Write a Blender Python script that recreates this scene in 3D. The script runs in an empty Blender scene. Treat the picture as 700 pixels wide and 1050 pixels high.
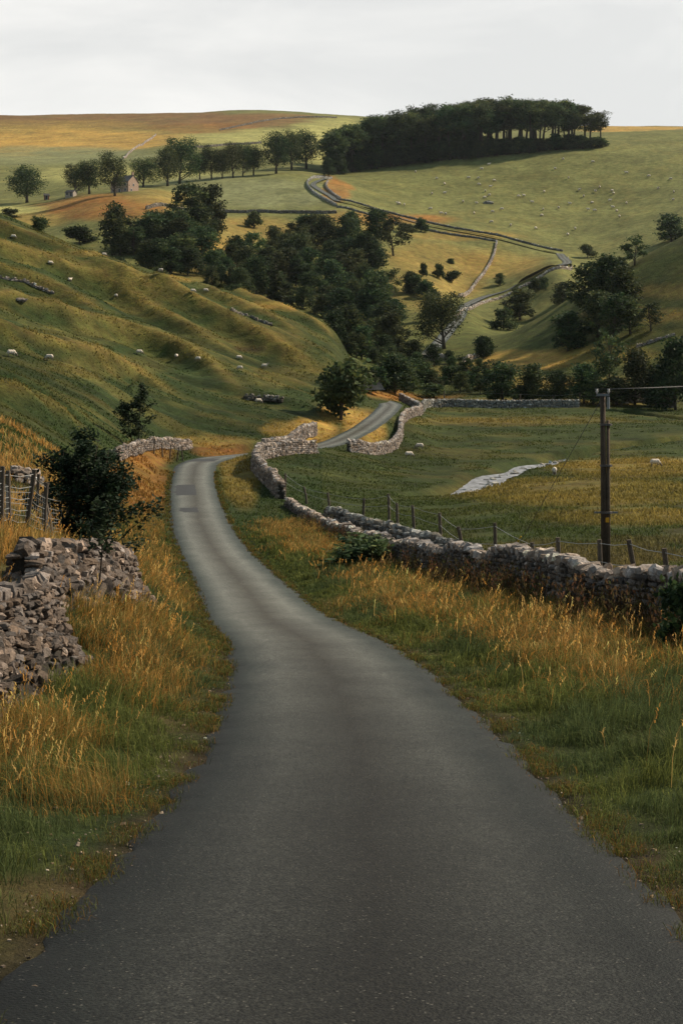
import bpy, math, random
import numpy as np
from mathutils import Vector, Matrix
random.seed(7)
RNG = np.random.default_rng(7)
R = math.radians
SC = bpy.context.scene
COL = SC.collection
F, CX, YH = 1458.0, 350.0, 400.0        # focal length and horizon in photo pixels (700 x 1050)

# ------------------------------------------------------------------ helpers
def sstep(a, b, x):
    t = np.clip((x - a) / (b - a), 0, 1)
    return t * t * (3 - 2 * t)

def _hash(ix, iy, seed):
    h = (ix.astype(np.int64) * 374761393 + iy.astype(np.int64) * 668265263 + seed * 1442695041) & 0x7fffffff
    h = ((h ^ (h >> 13)) * 1274126177) & 0x7fffffff
    h = h ^ (h >> 16)
    return (h & 0xffffff) / float(0xffffff)

def vnoise(x, y, seed=0):
    x = np.asarray(x, float); y = np.asarray(y, float)
    ix = np.floor(x); iy = np.floor(y)
    fx = x - ix; fy = y - iy
    fx = fx * fx * (3 - 2 * fx); fy = fy * fy * (3 - 2 * fy)
    a = _hash(ix, iy, seed); b = _hash(ix + 1, iy, seed)
    c = _hash(ix, iy + 1, seed); d = _hash(ix + 1, iy + 1, seed)
    return (a * (1 - fx) + b * fx) * (1 - fy) + (c * (1 - fx) + d * fx) * fy

def fbm(x, y, seed=0, oct=4):
    s = 0; a = 0.5; n = 0
    for o in range(oct):
        s = s + a * vnoise(x * 2 ** o + 17.3 * o, y * 2 ** o - 9.1 * o, seed + o); n += a; a *= 0.5
    return s / n          # 0..1

def pchip_slopes(x, y):
    h = np.diff(x, axis=-1); dl = np.diff(y, axis=-1) / h
    m = np.zeros_like(y)
    w1 = 2 * h[..., 1:] + h[..., :-1]; w2 = h[..., 1:] + 2 * h[..., :-1]
    ok = dl[..., :-1] * dl[..., 1:] > 0
    with np.errstate(divide='ignore', invalid='ignore'):
        hm = (w1 + w2) / (w1 / dl[..., :-1] + w2 / dl[..., 1:])
    m[..., 1:-1] = np.where(ok, hm, 0)
    m[..., 0] = dl[..., 0]; m[..., -1] = dl[..., -1]
    return m

def pchip1(x, y, xq):
    x = np.asarray(x, float); y = np.asarray(y, float)
    m = pchip_slopes(x, y)
    xq = np.clip(xq, x[0], x[-1])
    i = np.clip(np.searchsorted(x, xq, side='right') - 1, 0, len(x) - 2)
    h = x[i + 1] - x[i]; t = (xq - x[i]) / h
    return ((1 + 2 * t) * (1 - t) ** 2 * y[i] + t * (1 - t) ** 2 * h * m[i]
            + t * t * (3 - 2 * t) * y[i + 1] + t * t * (t - 1) * h * m[i + 1])

# ------------------------------------------------------------------ road line (near part)
RD_D = np.array([-15, 0, 7.8, 13, 20.6, 28.3, 36, 47, 57, 65, 77, 91, 108, 118, 126, 134, 142, 150, 165, 180, 195, 205, 212, 218])
RD_X = np.array([.12, .14, .17, .20, -.04, -.65, -1.75, -3.05, -4.5, -5.8, -7.6, -9.4, -11.2, -11.9, -11.3, -8.8, -5.2, -1.9, 1.6, 4.3, 6.3, 7.0, 6.2, 4.5])
RD_Z = np.array([.6, -1.72, -2.83, -3.55, -4.36, -5.08, -5.85, -6.75, -7.2, -7.36, -7.25, -6.80, -6.42, -6.15, -6.05, -6.1, -6.05, -5.85, -4.95, -3.75, -2.6, -2.1, -1.7, -1.3])
HW = 1.69
def road_x(d): return pchip1(RD_D, RD_X, d)
def road_z(d): return pchip1(RD_D, RD_Z, d)

# ------------------------------------------------------------------ land form: curves (px, distance, py) lofted one behind the other
def curve(d, pts): return [(p[0], d if len(p) == 2 else p[2], p[1]) for p in pts]
LOFT = [
 curve(48, [(-250, 455), (0, 512), (50, 535), (100, 566), (170, 600), (205, 607), (305, 608), (350, 608), (400, 602), (450, 592), (500, 586), (600, 577), (700, 573), (950, 560)]),
 curve(75, [(-250, 390), (0, 438), (50, 466), (100, 504), (150, 533), (173, 541), (240, 541), (300, 542), (350, 541), (400, 536), (450, 532), (500, 528), (600, 522), (700, 519), (950, 505)]),
 curve(110, [(-250, 330), (0, 390), (50, 412), (100, 440), (140, 466), (170, 483), (222, 486), (260, 483), (300, 489), (350, 498), (400, 501), (450, 502), (475, 500), (500, 496), (600, 488), (700, 485), (950, 468)]),
 curve(129, [(-250, 300), (0, 367), (100, 410), (150, 443), (195, 466), (222, 468), (250, 464), (280, 463), (320, 466), (350, 472), (400, 484), (450, 489), (500, 486), (570, 479), (700, 476), (950, 458)]),
 curve(152, [(-250, 270), (0, 346), (100, 384), (150, 412), (200, 431), (250, 439), (300, 445), (335, 456), (365, 461), (400, 469), (450, 473), (500, 474), (570, 472), (700, 467), (950, 448)]),
 curve(200, [(-250, 225), (0, 299), (100, 339), (150, 357), (200, 372), (250, 384), (300, 392), (340, 402), (370, 411), (400, 418), (430, 427), (450, 437), (600, 438), (700, 436), (950, 412)]),
 curve(250, [(-250, 170, 290), (0, 225, 290), (50, 244, 288), (100, 262, 285), (150, 277, 282), (200, 290, 280), (250, 303, 277), (300, 317, 275), (335, 333, 268), (352, 355, 258), (370, 389, 250), (400, 398, 250), (430, 411), (500, 412), (600, 412), (650, 414), (700, 416), (800, 395), (950, 365)]),
 curve(360, [(-250, 215), (0, 270), (100, 300), (200, 320), (300, 345), (340, 355, 345), (370, 370, 325), (400, 380, 315), (450, 383, 308), (500, 378, 308), (550, 370, 308), (600, 352, 308), (650, 330, 306), (700, 308, 304), (800, 262, 300), (950, 205, 300)]),
 curve(430, [(-250, 200), (0, 262), (100, 285), (200, 302), (300, 323), (350, 335), (400, 342, 420), (450, 350, 395), (480, 351, 380), (500, 348, 372), (550, 328, 368), (600, 297, 365), (650, 268, 358), (700, 243, 350), (800, 190, 342), (950, 120, 335)]),
 curve(500, [(-250, 190), (0, 250), (100, 265), (200, 272), (300, 296), (350, 303), (400, 308), (450, 318, 480), (480, 324, 462), (500, 340, 445), (550, 343, 435), (600, 326, 430), (650, 312, 425), (700, 292, 420), (800, 250, 412), (950, 180, 405)]),
 curve(570, [(-250, 180), (0, 236), (50, 240), (100, 227), (150, 218), (200, 228), (250, 250), (300, 263), (350, 262), (400, 270), (450, 285), (480, 302), (510, 301), (540, 287), (575, 269), (600, 287), (650, 283), (700, 268), (800, 222), (950, 160)]),
 curve(660, [(-250, 175), (0, 218), (50, 213), (100, 201), (150, 198), (200, 215), (250, 217), (300, 218), (350, 216), (400, 231), (450, 240), (500, 248), (550, 257), (580, 261), (600, 262), (650, 252), (700, 236), (800, 200), (950, 150)]),
 curve(780, [(-250, 170), (0, 206), (50, 203), (100, 193), (150, 190), (200, 188), (250, 185), (300, 183), (340, 187), (400, 201), (450, 206), (500, 210), (550, 212), (600, 212), (650, 205), (700, 195), (800, 170), (950, 140)]),
 curve(900, [(-250, 165), (0, 190), (100, 180), (200, 174), (300, 170), (340, 177), (400, 171), (500, 161), (620, 150), (700, 152), (800, 142), (950, 122)]),
 curve(1050, [(-250, 155), (0, 174), (100, 170), (200, 160), (300, 158), (340, 160), (400, 155), (500, 144), (600, 137), (700, 133), (800, 128), (950, 110)]),
 curve(1350, [(-250, 145), (0, 150), (100, 149), (200, 141), (300, 140), (400, 150), (500, 150), (600, 146), (700, 142), (950, 132)]),
 curve(1950, [(-250, 120), (0, 121), (120, 120), (200, 119), (250, 117), (300, 118.5), (360, 121.5), (400, 124), (500, 129), (620, 131.3), (690, 131.8), (800, 134), (950, 137)]),
 curve(2700, [(-250, 165), (0, 165), (400, 165), (950, 165)]),
 curve(3800, [(-250, 215), (0, 215), (400, 215), (950, 215)]),
]
PXG = np.arange(-400, 1101, 2.0)
def _sm(a, k=9):
    w = np.hanning(2 * k + 1); w /= w.sum()
    return np.convolve(np.pad(a, k, mode='edge'), w, mode='valid')
LD, LZ = [], []
for c in LOFT:
    px = [p[0] for p in c]; dd = [math.log(p[1]) for p in c]
    zz = [-(p[2] - YH) * p[1] / F for p in c]
    LD.append(_sm(pchip1(px, dd, PXG))); LZ.append(_sm(pchip1(px, zz, PXG)))
LD = np.array(LD); LZ = np.array(LZ)

def loft_z(px, d):
    px = np.clip(px, PXG[0], PXG[-1]); sh = px.shape
    px = px.ravel(); v = np.log(np.maximum(d, 30.)).ravel()
    out = np.empty_like(px)
    for s in range(0, len(px), 100000):
        p = px[s:s + 100000]; vv = v[s:s + 100000]
        K = np.stack([np.interp(p, PXG, a) for a in LD], -1)
        Z = np.stack([np.interp(p, PXG, a) for a in LZ], -1)
        M = pchip_slopes(K, Z)
        vv = np.clip(vv, K[:, 0], K[:, -1])
        i = np.clip((K <= vv[:, None]).sum(1) - 1, 0, K.shape[1] - 2)
        r = np.arange(len(p))
        x0, x1, y0, y1, m0, m1 = K[r, i], K[r, i + 1], Z[r, i], Z[r, i + 1], M[r, i], M[r, i + 1]
        h = x1 - x0; t = (vv - x0) / h
        out[s:s + 100000] = ((1 + 2 * t) * (1 - t) ** 2 * y0 + t * (1 - t) ** 2 * h * m0
                             + t * t * (3 - 2 * t) * y1 + t * t * (t - 1) * h * m1)
    return out.reshape(sh)

def near_z(X, d):
    xc = road_x(d); zr = road_z(d)
    tl = np.maximum((xc - HW) - X, 0); tr = np.maximum(X - (xc + HW), 0)
    f = 0.10 + 0.90 * sstep(12, 29, d)
    left = np.interp(tl, [0, .35, 2.2, 5, 9, 30], [0, .05, 1.05, 2.75, 3.6, 7.5]) * f
    right = np.interp(tr, [0, .3, 1.6, 4, 8, 40], [0, .02, .28, .6, .8, 1.6]) * np.interp(d, [0, 20, 27, 33, 45, 60], [.5, .4, .5, .9, .75, .25])
    return zr + left + right

RIDGES = []       # world polylines with height, filled below
FOLD = (.8, -.6)      # run of the folds on the left hillside
def fold_coords(X, Y):
    w = (fbm(X / 38, Y / 38, 91, 2) - .5) * 9
    return X * -FOLD[1] + Y * FOLD[0] + w, X * FOLD[0] + Y * FOLD[1]
STREAM = None
FAR_ROAD = FAR_ROAD2 = None
def seg_dist(X, Y, pts):
    """distance to a polyline, signed offset and parameter index"""
    best = np.full(X.shape, 1e9); side = np.zeros(X.shape); par = np.zeros(X.shape)
    for i in range(len(pts) - 1):
        ax, ay = pts[i][0], pts[i][1]; bx, by = pts[i + 1][0], pts[i + 1][1]
        ex, ey = bx - ax, by - ay; L2 = ex * ex + ey * ey + 1e-9
        t = np.clip(((X - ax) * ex + (Y - ay) * ey) / L2, 0, 1)
        dx = X - ax - t * ex; dy = Y - ay - t * ey
        dd = np.hypot(dx, dy); m = dd < best
        best = np.where(m, dd, best); side = np.where(m, np.sign(ex * dy - ey * dx), side); par = np.where(m, i + t, par)
    return best, side, par

def height(X, Y, fine=True):
    X = np.asarray(X, float); Y = np.asarray(Y, float)
    d = np.maximum(Y, -15)
    px = CX + F * X / np.maximum(Y, 25.)
    zf = loft_z(px, np.maximum(Y, 30.))
    zn = near_z(X, d)
    w = sstep(42, 62, Y)
    z = zn * (1 - w) + zf * w
    # near road is levelled across its width all the way along
    xc = road_x(d); zr = road_z(d)
    e = np.maximum(np.abs(X - xc) - HW, 0)
    k = (1 - sstep(0.0, 1.6, e)) * (1 - sstep(205, 217, Y))
    z = z * (1 - k) + (zr - 0.03 + .022 * sstep(.02, .18, np.abs(X - xc) - HW + .05)) * k
    for pts, amp, wid in RIDGES:
        bb = (X > min(p[0] for p in pts) - 40) & (X < max(p[0] for p in pts) + 40) & (Y > min(p[1] for p in pts) - 40) & (Y < max(p[1] for p in pts) + 40)
        if not bb.any(): continue
        dd, sd, par = seg_dist(X[bb], Y[bb], pts)
        n = len(pts) - 1
        fade = sstep(0, 1.5, par) * (1 - sstep(n - 5., n, par))
        # steep on the near (downhill) side, long gentle back
        prof = np.where(sd < 0, np.exp(-(dd / (wid * .36)) ** 2), np.exp(-(dd / (wid * 1.6)) ** 2))
        dip = np.where(sd < 0, -0.35 * np.exp(-((dd - wid * 1.0) / (wid * .6)) ** 2), 0)
        z[bb] += 1.25 * amp * fade * (prof + dip) * (.88 + .24 * fbm(X[bb] / 14, Y[bb] / 14, 71, 2))
    if RIDGES:
        bb = (X < 6) & (Y > 62) & (Y < 310)
        if bb.any():
            q, a = fold_coords(X[bb], Y[bb])
            w_ = sstep(66, 110, Y[bb]) * (1 - sstep(275, 300, Y[bb])) * (1 - sstep(-12, -3.5, X[bb] - road_x(Y[bb])))
            z[bb] += w_ * ((fbm(q / 3.4, a / 60, 81, 3) - .5) * 1.9)
    if STREAM is not None:
        bb = (Y > 80) & (Y < 260) & (X > -10) & (X < 80)
        if bb.any():
            dd, sd, par = seg_dist(X[bb], Y[bb], STREAM)
            up = sstep(6.6, 7.4, par); z[bb] -= (.75 + .9 * up) * (1 - sstep(1.5 - .4 * up, 3.4 - 1.3 * up, dd))
    if fine:
        off = sstep(0.2, 1.5, e) * np.where(Y < 217, 1, 1) 
        off = np.where(Y > 217, 1, off)
        calm = np.ones_like(z)
        if FAR_ROAD is not None:
            bb = (Y > 215) & (Y < 900)
            if bb.any():
                d1, _, _ = seg_dist(X[bb], Y[bb], FAR_ROAD); d2, _, _ = seg_dist(X[bb], Y[bb], FAR_ROAD2); dm = np.minimum(d1, d2)
                calm[bb] = sstep(5, 22, dm); off = off.copy(); off[bb] *= .15 + .85 * sstep(2.5, 6, dm)
        z = z + off * ((fbm(X / 2.2, Y / 2.2, 3, 3) - .5) * (.10 + .22 * sstep(30, 120, Y))
                       + (fbm(X / 9, Y / 9, 13, 3) - .5) * (.05 + .5 * sstep(60, 160, Y) * (1 - .9 * sstep(60, 110, Y) * (px > 330) * (Y < 255)))
                       + (fbm(X / 45, Y / 45, 23, 3) - .5) * 2.6 * sstep(280, 520, Y) * calm)
    return z

def at(px, py, dmin=3., dmax=2600., fine=True):
    """the first point of the land on the sight line through a photo pixel, from distance dmin on"""
    d = np.geomspace(dmin, dmax, 1500)
    X = (px - CX) / F * d; zr = -(py - YH) / F * d
    h = height(X, d, fine)
    dif = zr - h
    below = np.where(dif < 0)[0]
    above = np.where(dif >= 0)[0]
    if len(below) == 0: i = int(np.argmin(np.abs(dif) / d))
    else:
        cand = below[below > above[0]] if len(above) else below
        i = int(cand[0]) if len(cand) else int(np.argmin(np.abs(dif) / d))
    return Vector((X[i], d[i], float(h[i])))
def hz(x, y): return float(height(np.array([x]), np.array([y]))[0])
def atd(px, d):
    x = (px - CX) / F * d
    return Vector((x, d, hz(x, d)))

# ridges of the left hillside (photo pixel polylines carried onto the land)
_rid = [
 ([(-40, 226), (0, 237), (15, 244), (50, 255), (82, 271), (107, 281), (140, 303), (175, 318), (205, 330)], 1.5, 5.5),
 ([(-40, 250), (0, 260), (37, 269), (67, 275), (100, 284), (125, 298), (150, 314), (175, 331), (206, 349), (231, 363), (260, 374), (290, 382)], 1.7, 5.5),
 ([(-30, 273), (0, 281), (25, 288), (50, 299), (72, 310), (92, 324), (115, 336)], 1.4, 5),
 ([(-30, 303), (0, 312), (57, 327), (114, 337), (160, 349), (183, 361), (211, 377), (231, 392), (255, 409)], 1.7, 5),
 ([(-30, 341), (0, 349), (43, 358), (86, 369), (128, 379), (160, 393), (180, 410)], 1.4, 4.5),
 ([(-30, 398), (0, 408), (57, 428), (90, 440)], .8, 3.5),
 ([(150, 300), (180, 314), (213, 327), (249, 343), (283, 359), (314, 372), (334, 384)], 1.9, 5.5),
 ([(205, 300), (231, 313), (265, 330), (290, 340), (315, 354)], 1.3, 5),
 ([(235, 305), (265, 315), (296, 325), (316, 333), (339, 348), (352, 362)], 1.2, 5),
]
_tmp = []
for pl, amp, wid in _rid:
    q = np.array([tuple(at(x, y, 62, 300, False)[:2]) for x, y in pl])
    l = np.concatenate([[0], np.cumsum(np.hypot(*np.diff(q, axis=0).T))]); ls = np.linspace(0, l[-1], 15)
    q = np.stack([np.interp(ls, l, q[:, 0]), np.interp(ls, l, q[:, 1])], -1)
    for _ in range(3): q[1:-1] = q[1:-1] * .5 + (q[:-2] + q[2:]) * .25
    _tmp.append(([tuple(v) for v in q], amp, wid))
_v = np.sum([np.array(l[0][-1]) - np.array(l[0][0]) for l in _tmp], axis=0); _v /= np.linalg.norm(_v); FOLD = (float(_v[0]), float(_v[1]))
RIDGES = _tmp
STREAM = [tuple(p[:2]) for p in [atd(452, 104), atd(474, 109), at(494, 492, 90), at(510, 484, 90), at(528, 480, 90), at(546, 474, 90), at(566, 471, 90), at(586, 465, 90), at(622, 459, 90), at(660, 453, 90), at(712, 447, 90), atd(735, 200), atd(705, 218), atd(668, 226), atd(640, 236)]]

# far road, on the land
FAR_ROAD_PX = [(480, 313, 440), (505, 303, 470), (530, 292, 470), (552, 280, 480), (568, 272, 500), (577, 266, 520), (573, 261, 560), (556, 257, 580)]
_fr1 = [tuple(atd(x, y)[:2]) for x, y in [(371, 231), (378, 250), (393, 285), (418, 320), (443, 370), (459, 415), (469, 445)]] + [tuple(at(x, y, dm)[:2]) for x, y, dm in FAR_ROAD_PX]
_fr2 = [tuple(at(x, y, 560)[:2]) for x, y in [(556, 257), (515, 246), (475, 239), (440, 232), (400, 222), (372, 214), (350, 208), (338, 202), (326, 195), (321, 190), (326, 186), (336, 183)]]
FAR_ROAD, FAR_ROAD2 = _fr1, _fr2

# ------------------------------------------------------------------ colours of the land (albedo)
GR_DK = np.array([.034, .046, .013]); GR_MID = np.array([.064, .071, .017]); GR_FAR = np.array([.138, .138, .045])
GREY_G = np.array([.175, .178, .080]); TAN = np.array([.25, .165, .042]); GOLD = np.array([.38, .23, .055]); ORANGE = np.array([.26, .115, .028]); MOOR = np.array([.17, .09, .035]); SOIL = np.array([.035, .024, .015]); PALE = np.array([.36, .33, .11])
# (px, py, rx, ry, dmin, dmax, colour, weight)
PATCH = [
 (60, 143, 140, 14, 1000, 2400, GOLD, .95), (10, 152, 80, 11, 1000, 2400, GOLD, .8), (80, 121, 220, 9, 1300, 2400, MOOR, .95), (60, 128, 120, 5, 1300, 2400, TAN, .7), (260, 124, 60, 7, 1200, 2400, MOOR, .9), (210, 130, 60, 6, 1100, 2400, ORANGE, .6),
 (340, 145, 40, 25, 900, 1800, PALE, .8), (270, 142, 90, 10, 900, 1900, PALE, .75), (120, 180, 90, 9, 800, 1300, PALE, .75), (20, 217, 30, 5, 600, 900, PALE, .9), (60, 160, 110, 10, 800, 1500, GREY_G, .9),
 (655, 132, 60, 3, 1500, 2400, GOLD, 1.0),
 (110, 212, 75, 13, 480, 720, ORANGE, 1.0), (175, 200, 40, 10, 480, 720, TAN, .7), (40, 225, 40, 6, 480, 700, TAN, .8),
 (275, 200, 80, 17, 665, 850, GREY_G, 1.0), (225, 190, 60, 10, 665, 850, GREY_G, .8),
 (222, 262, 45, 22, 380, 640, TAN, .85), (255, 235, 60, 12, 400, 655, TAN, .75), (200, 285, 40, 10, 350, 520, TAN, .5),
 (345, 196, 14, 14, 560, 900, ORANGE, .9), (400, 225, 60, 6, 560, 760, ORANGE, .8), (480, 242, 60, 5, 560, 700, TAN, .9),
 (460, 265, 60, 22, 400, 640, TAN, .75), (430, 300, 40, 20, 380, 560, TAN, .5), (520, 268, 45, 18, 480, 640, TAN, .95), (480, 290, 30, 14, 420, 600, TAN, .8), (380, 225, 40, 14, 500, 660, TAN, .7),
 (545, 370, 48, 10, 262, 345, GOLD, .95), (510, 376, 40, 6, 262, 330, TAN, .8), (620, 365, 60, 10, 262, 340, TAN, .5), (660, 325, 60, 8, 270, 360, TAN, .6), (700, 300, 60, 8, 270, 360, TAN, .45), (570, 392, 90, 6, 255, 300, TAN, .6),
 (560, 412, 100, 5, 240, 262, TAN, .6), (420, 404, 60, 6, 215, 262, ORANGE, .8), (440, 380, 60, 8, 255, 330, TAN, .4),
 (600, 505, 140, 14, 70, 150, TAN, .5), (660, 480, 90, 12, 90, 165, TAN, .6), (520, 430, 120, 5, 185, 250, TAN, .35), (640, 530, 100, 9, 60, 100, TAN, .4),
 (330, 440, 28, 14, 132, 205, GOLD, .9), (385, 440, 22, 22, 140, 210, GOLD, .9), (300, 440, 25, 10, 130, 175, TAN, .9), (360, 420, 20, 10, 160, 230, GOLD, .9), (235, 460, 30, 10, 112, 140, ORANGE, .9),
 (250, 490, 20, 30, 62, 125, TAN, .6), (140, 500, 45, 30, 52, 118, ORANGE, .75), (160, 465, 30, 14, 100, 140, ORANGE, .7), (220, 452, 50, 6, 125, 150, TAN, .7),
 (262, 356, 17, 3.0, 150, 260, SOIL, .95),
 (300, 312, 60, 4, 240, 300, GOLD, .9), (200, 283, 60, 4, 240, 300, TAN, .8), (100, 258, 60, 3, 240, 300, TAN, .6),
 (60, 345, 120, 12, 100, 290, TAN, .10), (120, 375, 60, 12, 90, 200, TAN, .22), (250, 345, 70, 14, 150, 290, TAN, .12), (300, 385, 40, 12, 150, 260, TAN, .2),
]
def land_colour(X, Y):
    X = np.asarray(X, float); Y = np.asarray(Y, float)
    z = height(X, Y, False)
    Yc = np.maximum(Y, 4.)
    px = CX + F * X / Yc; py = YH - F * z / Yc
    # wander of the patch edges, tied to the ground
    sc = np.clip(Yc / 9., 4, 120)
    n1 = fbm(X / 60, Y / 60, 101, 4) - .5; n2 = fbm(X / 60 + 40, Y / 60, 131, 4) - .5
    nf = fbm(X / 7, Y / 7, 151, 4); nm = fbm(X / 22, Y / 22, 161, 4)
    pxn = px + n1 * 40; pyn = py + n2 * 9
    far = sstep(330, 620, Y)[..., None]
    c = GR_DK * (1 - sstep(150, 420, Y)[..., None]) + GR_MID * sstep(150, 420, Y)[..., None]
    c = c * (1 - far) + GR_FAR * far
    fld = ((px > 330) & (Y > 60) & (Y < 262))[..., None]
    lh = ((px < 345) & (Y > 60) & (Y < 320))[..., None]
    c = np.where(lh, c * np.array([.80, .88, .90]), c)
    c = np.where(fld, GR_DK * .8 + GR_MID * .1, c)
    # dry grass flecks everywhere
    fl = (sstep(.46, .66, nf) * .13 * sstep(.32, .62, nm))[..., None]
    c = c * (1 - fl) + TAN * fl
    for (a, b, rx, ry, d0, d1, col, w) in PATCH:
        m = (Y > d0 * .97) & (Y < d1 * 1.03)
        if not m.any(): continue
        q = ((pxn - a) / rx) ** 2 + ((pyn - b) / ry) ** 2
        g = w * (1 - sstep(.35, 1.5, q)) * sstep(d0 * .97, d0 * 1.03, Y) * (1 - sstep(d1 * .97, d1 * 1.03, Y))
        g = g * (.62 + .6 * nf) * (.6 + .7 * nm)
        g = np.clip(g, 0, 1)[..., None]
        c = c * (1 - g) + col * g
    for pts, amp, wid in RIDGES:
        bb = (Y > 60) & (Y < 310) & (X < 10)
        if not bb.any(): continue
        dd, sd, par = seg_dist(X[bb], Y[bb], pts)
        n = len(pts) - 1
        g = sstep(0, 1., par) * (1 - sstep(n - 3., n, par)) * np.where(sd > 0, np.exp(-(dd / (wid * .34)) ** 2), np.exp(-(dd / (wid * .22)) ** 2)) * .42
        g = np.clip(g * (.55 + .8 * nf[bb]), 0, .9)[..., None]
        c[bb] = c[bb] * (1 - g) + TAN * g
    bb = (X < 6) & (Y > 66) & (Y < 300)
    if bb.any():
        q, a = fold_coords(X[bb], Y[bb]); st = fbm(q / 2.6, a / 45, 82, 4); lf = 1 - sstep(-9, -3, X[bb] - road_x(Y[bb]))
        g = (sstep(.54, .70, st) * .16 * lf * sstep(70, 110, Y[bb]))[..., None]; c[bb] = c[bb] * (1 - g) + TAN * g
        g = ((1 - sstep(.30, .46, st)) * .5 * lf * sstep(70, 110, Y[bb]))[..., None]; c[bb] = c[bb] * (1 - g * .45)
    # near verges
    e = np.abs(X - road_x(Yc)) - HW
    nr = 1 - sstep(50, 70, Y)
    dry = sstep(.42, .62, fbm(X / 2.5, Y / 2.5, 201, 4) + .12 * sstep(.8, 2.2, e) - .06)
    g = (nr * dry * .7)[..., None]
    c = c * (1 - g) + np.array([.095, .070, .028]) * g
    bare = (nr * (1 - sstep(.0, .3, e + .5 * (fbm(X * 1.5, Y * 1.5, 211, 3) - .5))))[..., None] * .8
    c = c * (1 - bare) + SOIL * 1.1 * bare
    return c * (.82 + .36 * fbm(X / 3.1, Y / 3.1, 221, 4))[..., None]

# ------------------------------------------------------------------ meshes from arrays
def mesh_np(name, V, Fc, mat, col=None, smooth=False, uv=None):
    V = np.asarray(V, np.float32); Fc = np.asarray(Fc, np.int32)
    k = Fc.shape[1]; me = bpy.data.meshes.new(name)
    me.vertices.add(len(V)); me.vertices.foreach_set('co', V.ravel())
    me.loops.add(Fc.size); me.loops.foreach_set('vertex_index', Fc.ravel())
    me.polygons.add(len(Fc)); me.polygons.foreach_set('loop_start', np.arange(0, Fc.size, k, dtype=np.int32))
    me.polygons.foreach_set('use_smooth', np.full(len(Fc), smooth, bool))
    if col is not None:
        a = me.color_attributes.new('Col', 'FLOAT_COLOR', 'POINT')
        c4 = np.ones((len(V), 4), np.float32); c4[:, :3] = col
        a.data.foreach_set('color', c4.ravel())
    if uv is not None:
        u = me.uv_layers.new(name='UVMap'); u.data.foreach_set('uv', np.asarray(uv, np.float32)[Fc.ravel()].ravel())
    me.update(calc_edges=True); me.validate()
    me.materials.append(mat)
    return me

def link(name, me, parent=None, loc=None):
    o = bpy.data.objects.new(name, me); COL.objects.link(o)
    if parent is not None: o.parent = parent
    if loc is not None: o.location = loc
    return o
def tag(o, label=None, cat=None, group=None, kind=None):
    if label: o['label'] = label
    if cat: o['category'] = cat
    if group: o['group'] = group
    if kind: o['kind'] = kind
    return o
def empty(name, loc, rz=0, label=None, cat=None, group=None):
    o = bpy.data.objects.new(name, None); COL.objects.link(o)
    o.empty_display_size = .2
    o.location = loc; o.rotation_euler = (0, 0, rz)
    return tag(o, label, cat, group)
def copy_tree(o, parent=None):
    c = o.copy(); COL.objects.link(c)
    if parent is not None: c.parent = parent
    for ch in list(o.children): copy_tree(ch, c)
    return c

class MB:
    """collects pieces of one mesh; quads (triangles repeat their last corner)"""
    def __init__(s): s.v = []; s.f = []; s.c = []; s.n = 0
    def add(s, V, Fc, c):
        V = np.asarray(V, float); Fc = np.asarray(Fc, int)
        s.v.append(V); s.f.append(Fc + s.n); s.n += len(V)
        cc = np.asarray(c, float)
        s.c.append(np.broadcast_to(cc, (len(V), 3)) if cc.ndim == 1 else cc)
    def tube(s, pts, rad, c, n=7, caps=True):
        pts = [Vector(p) for p in pts]; V = []
        for i, p in enumerate(pts):
            t = (pts[min(i + 1, len(pts) - 1)] - pts[max(i - 1, 0)]).normalized()
            a = t.orthogonal().normalized() if abs(t.z) > .95 else t.cross(Vector((0, 0, 1))).normalized()
            b = t.cross(a).normalized()
            r = rad[i] if hasattr(rad, '__len__') else rad
            for k in range(n):
                w = 2 * math.pi * k / n
                V.append(p + (a * math.cos(w) + b * math.sin(w)) * r)
        Fc = []
        for i in range(len(pts) - 1):
            for k in range(n):
                Fc.append((i * n + k, i * n + (k + 1) % n, (i + 1) * n + (k + 1) % n, (i + 1) * n + k))
        if caps:
            m = len(V); V.append(pts[0]); V.append(pts[-1])
            h = (len(pts) - 1) * n
            for k in range(0, n):
                Fc.append((m, (k + 1) % n, k, k)); Fc.append((m + 1, h + k, h + (k + 1) % n, h + (k + 1) % n))
        s.add([tuple(v) for v in V], Fc, c)
    def box(s, c0, size, c, rot=0, tilt=(0, 0)):
        B, Q = STONE8
        M = Matrix.Rotation(rot, 3, 'Z') @ Matrix.Rotation(tilt[0], 3, 'X') @ Matrix.Rotation(tilt[1], 3, 'Y')
        V = (B * np.array(size) * .5) @ np.array(M).T + np.array(c0)
        s.add(V, Q, c)
    def mesh(s, name, mat, smooth=False, origin=(0, 0, 0)):
        V = np.concatenate(s.v) - np.array(origin); Fc = np.concatenate(s.f); C_ = np.concatenate(s.c)
        tri = Fc[:, 2] == Fc[:, 3]
        if not tri.any(): return mesh_np(name, V, Fc, mat, C_, smooth)
        T = np.concatenate([Fc[tri][:, :3], Fc[~tri][:, [0, 1, 2]], Fc[~tri][:, [0, 2, 3]]])
        return mesh_np(name, V, T, mat, C_, smooth)

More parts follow.
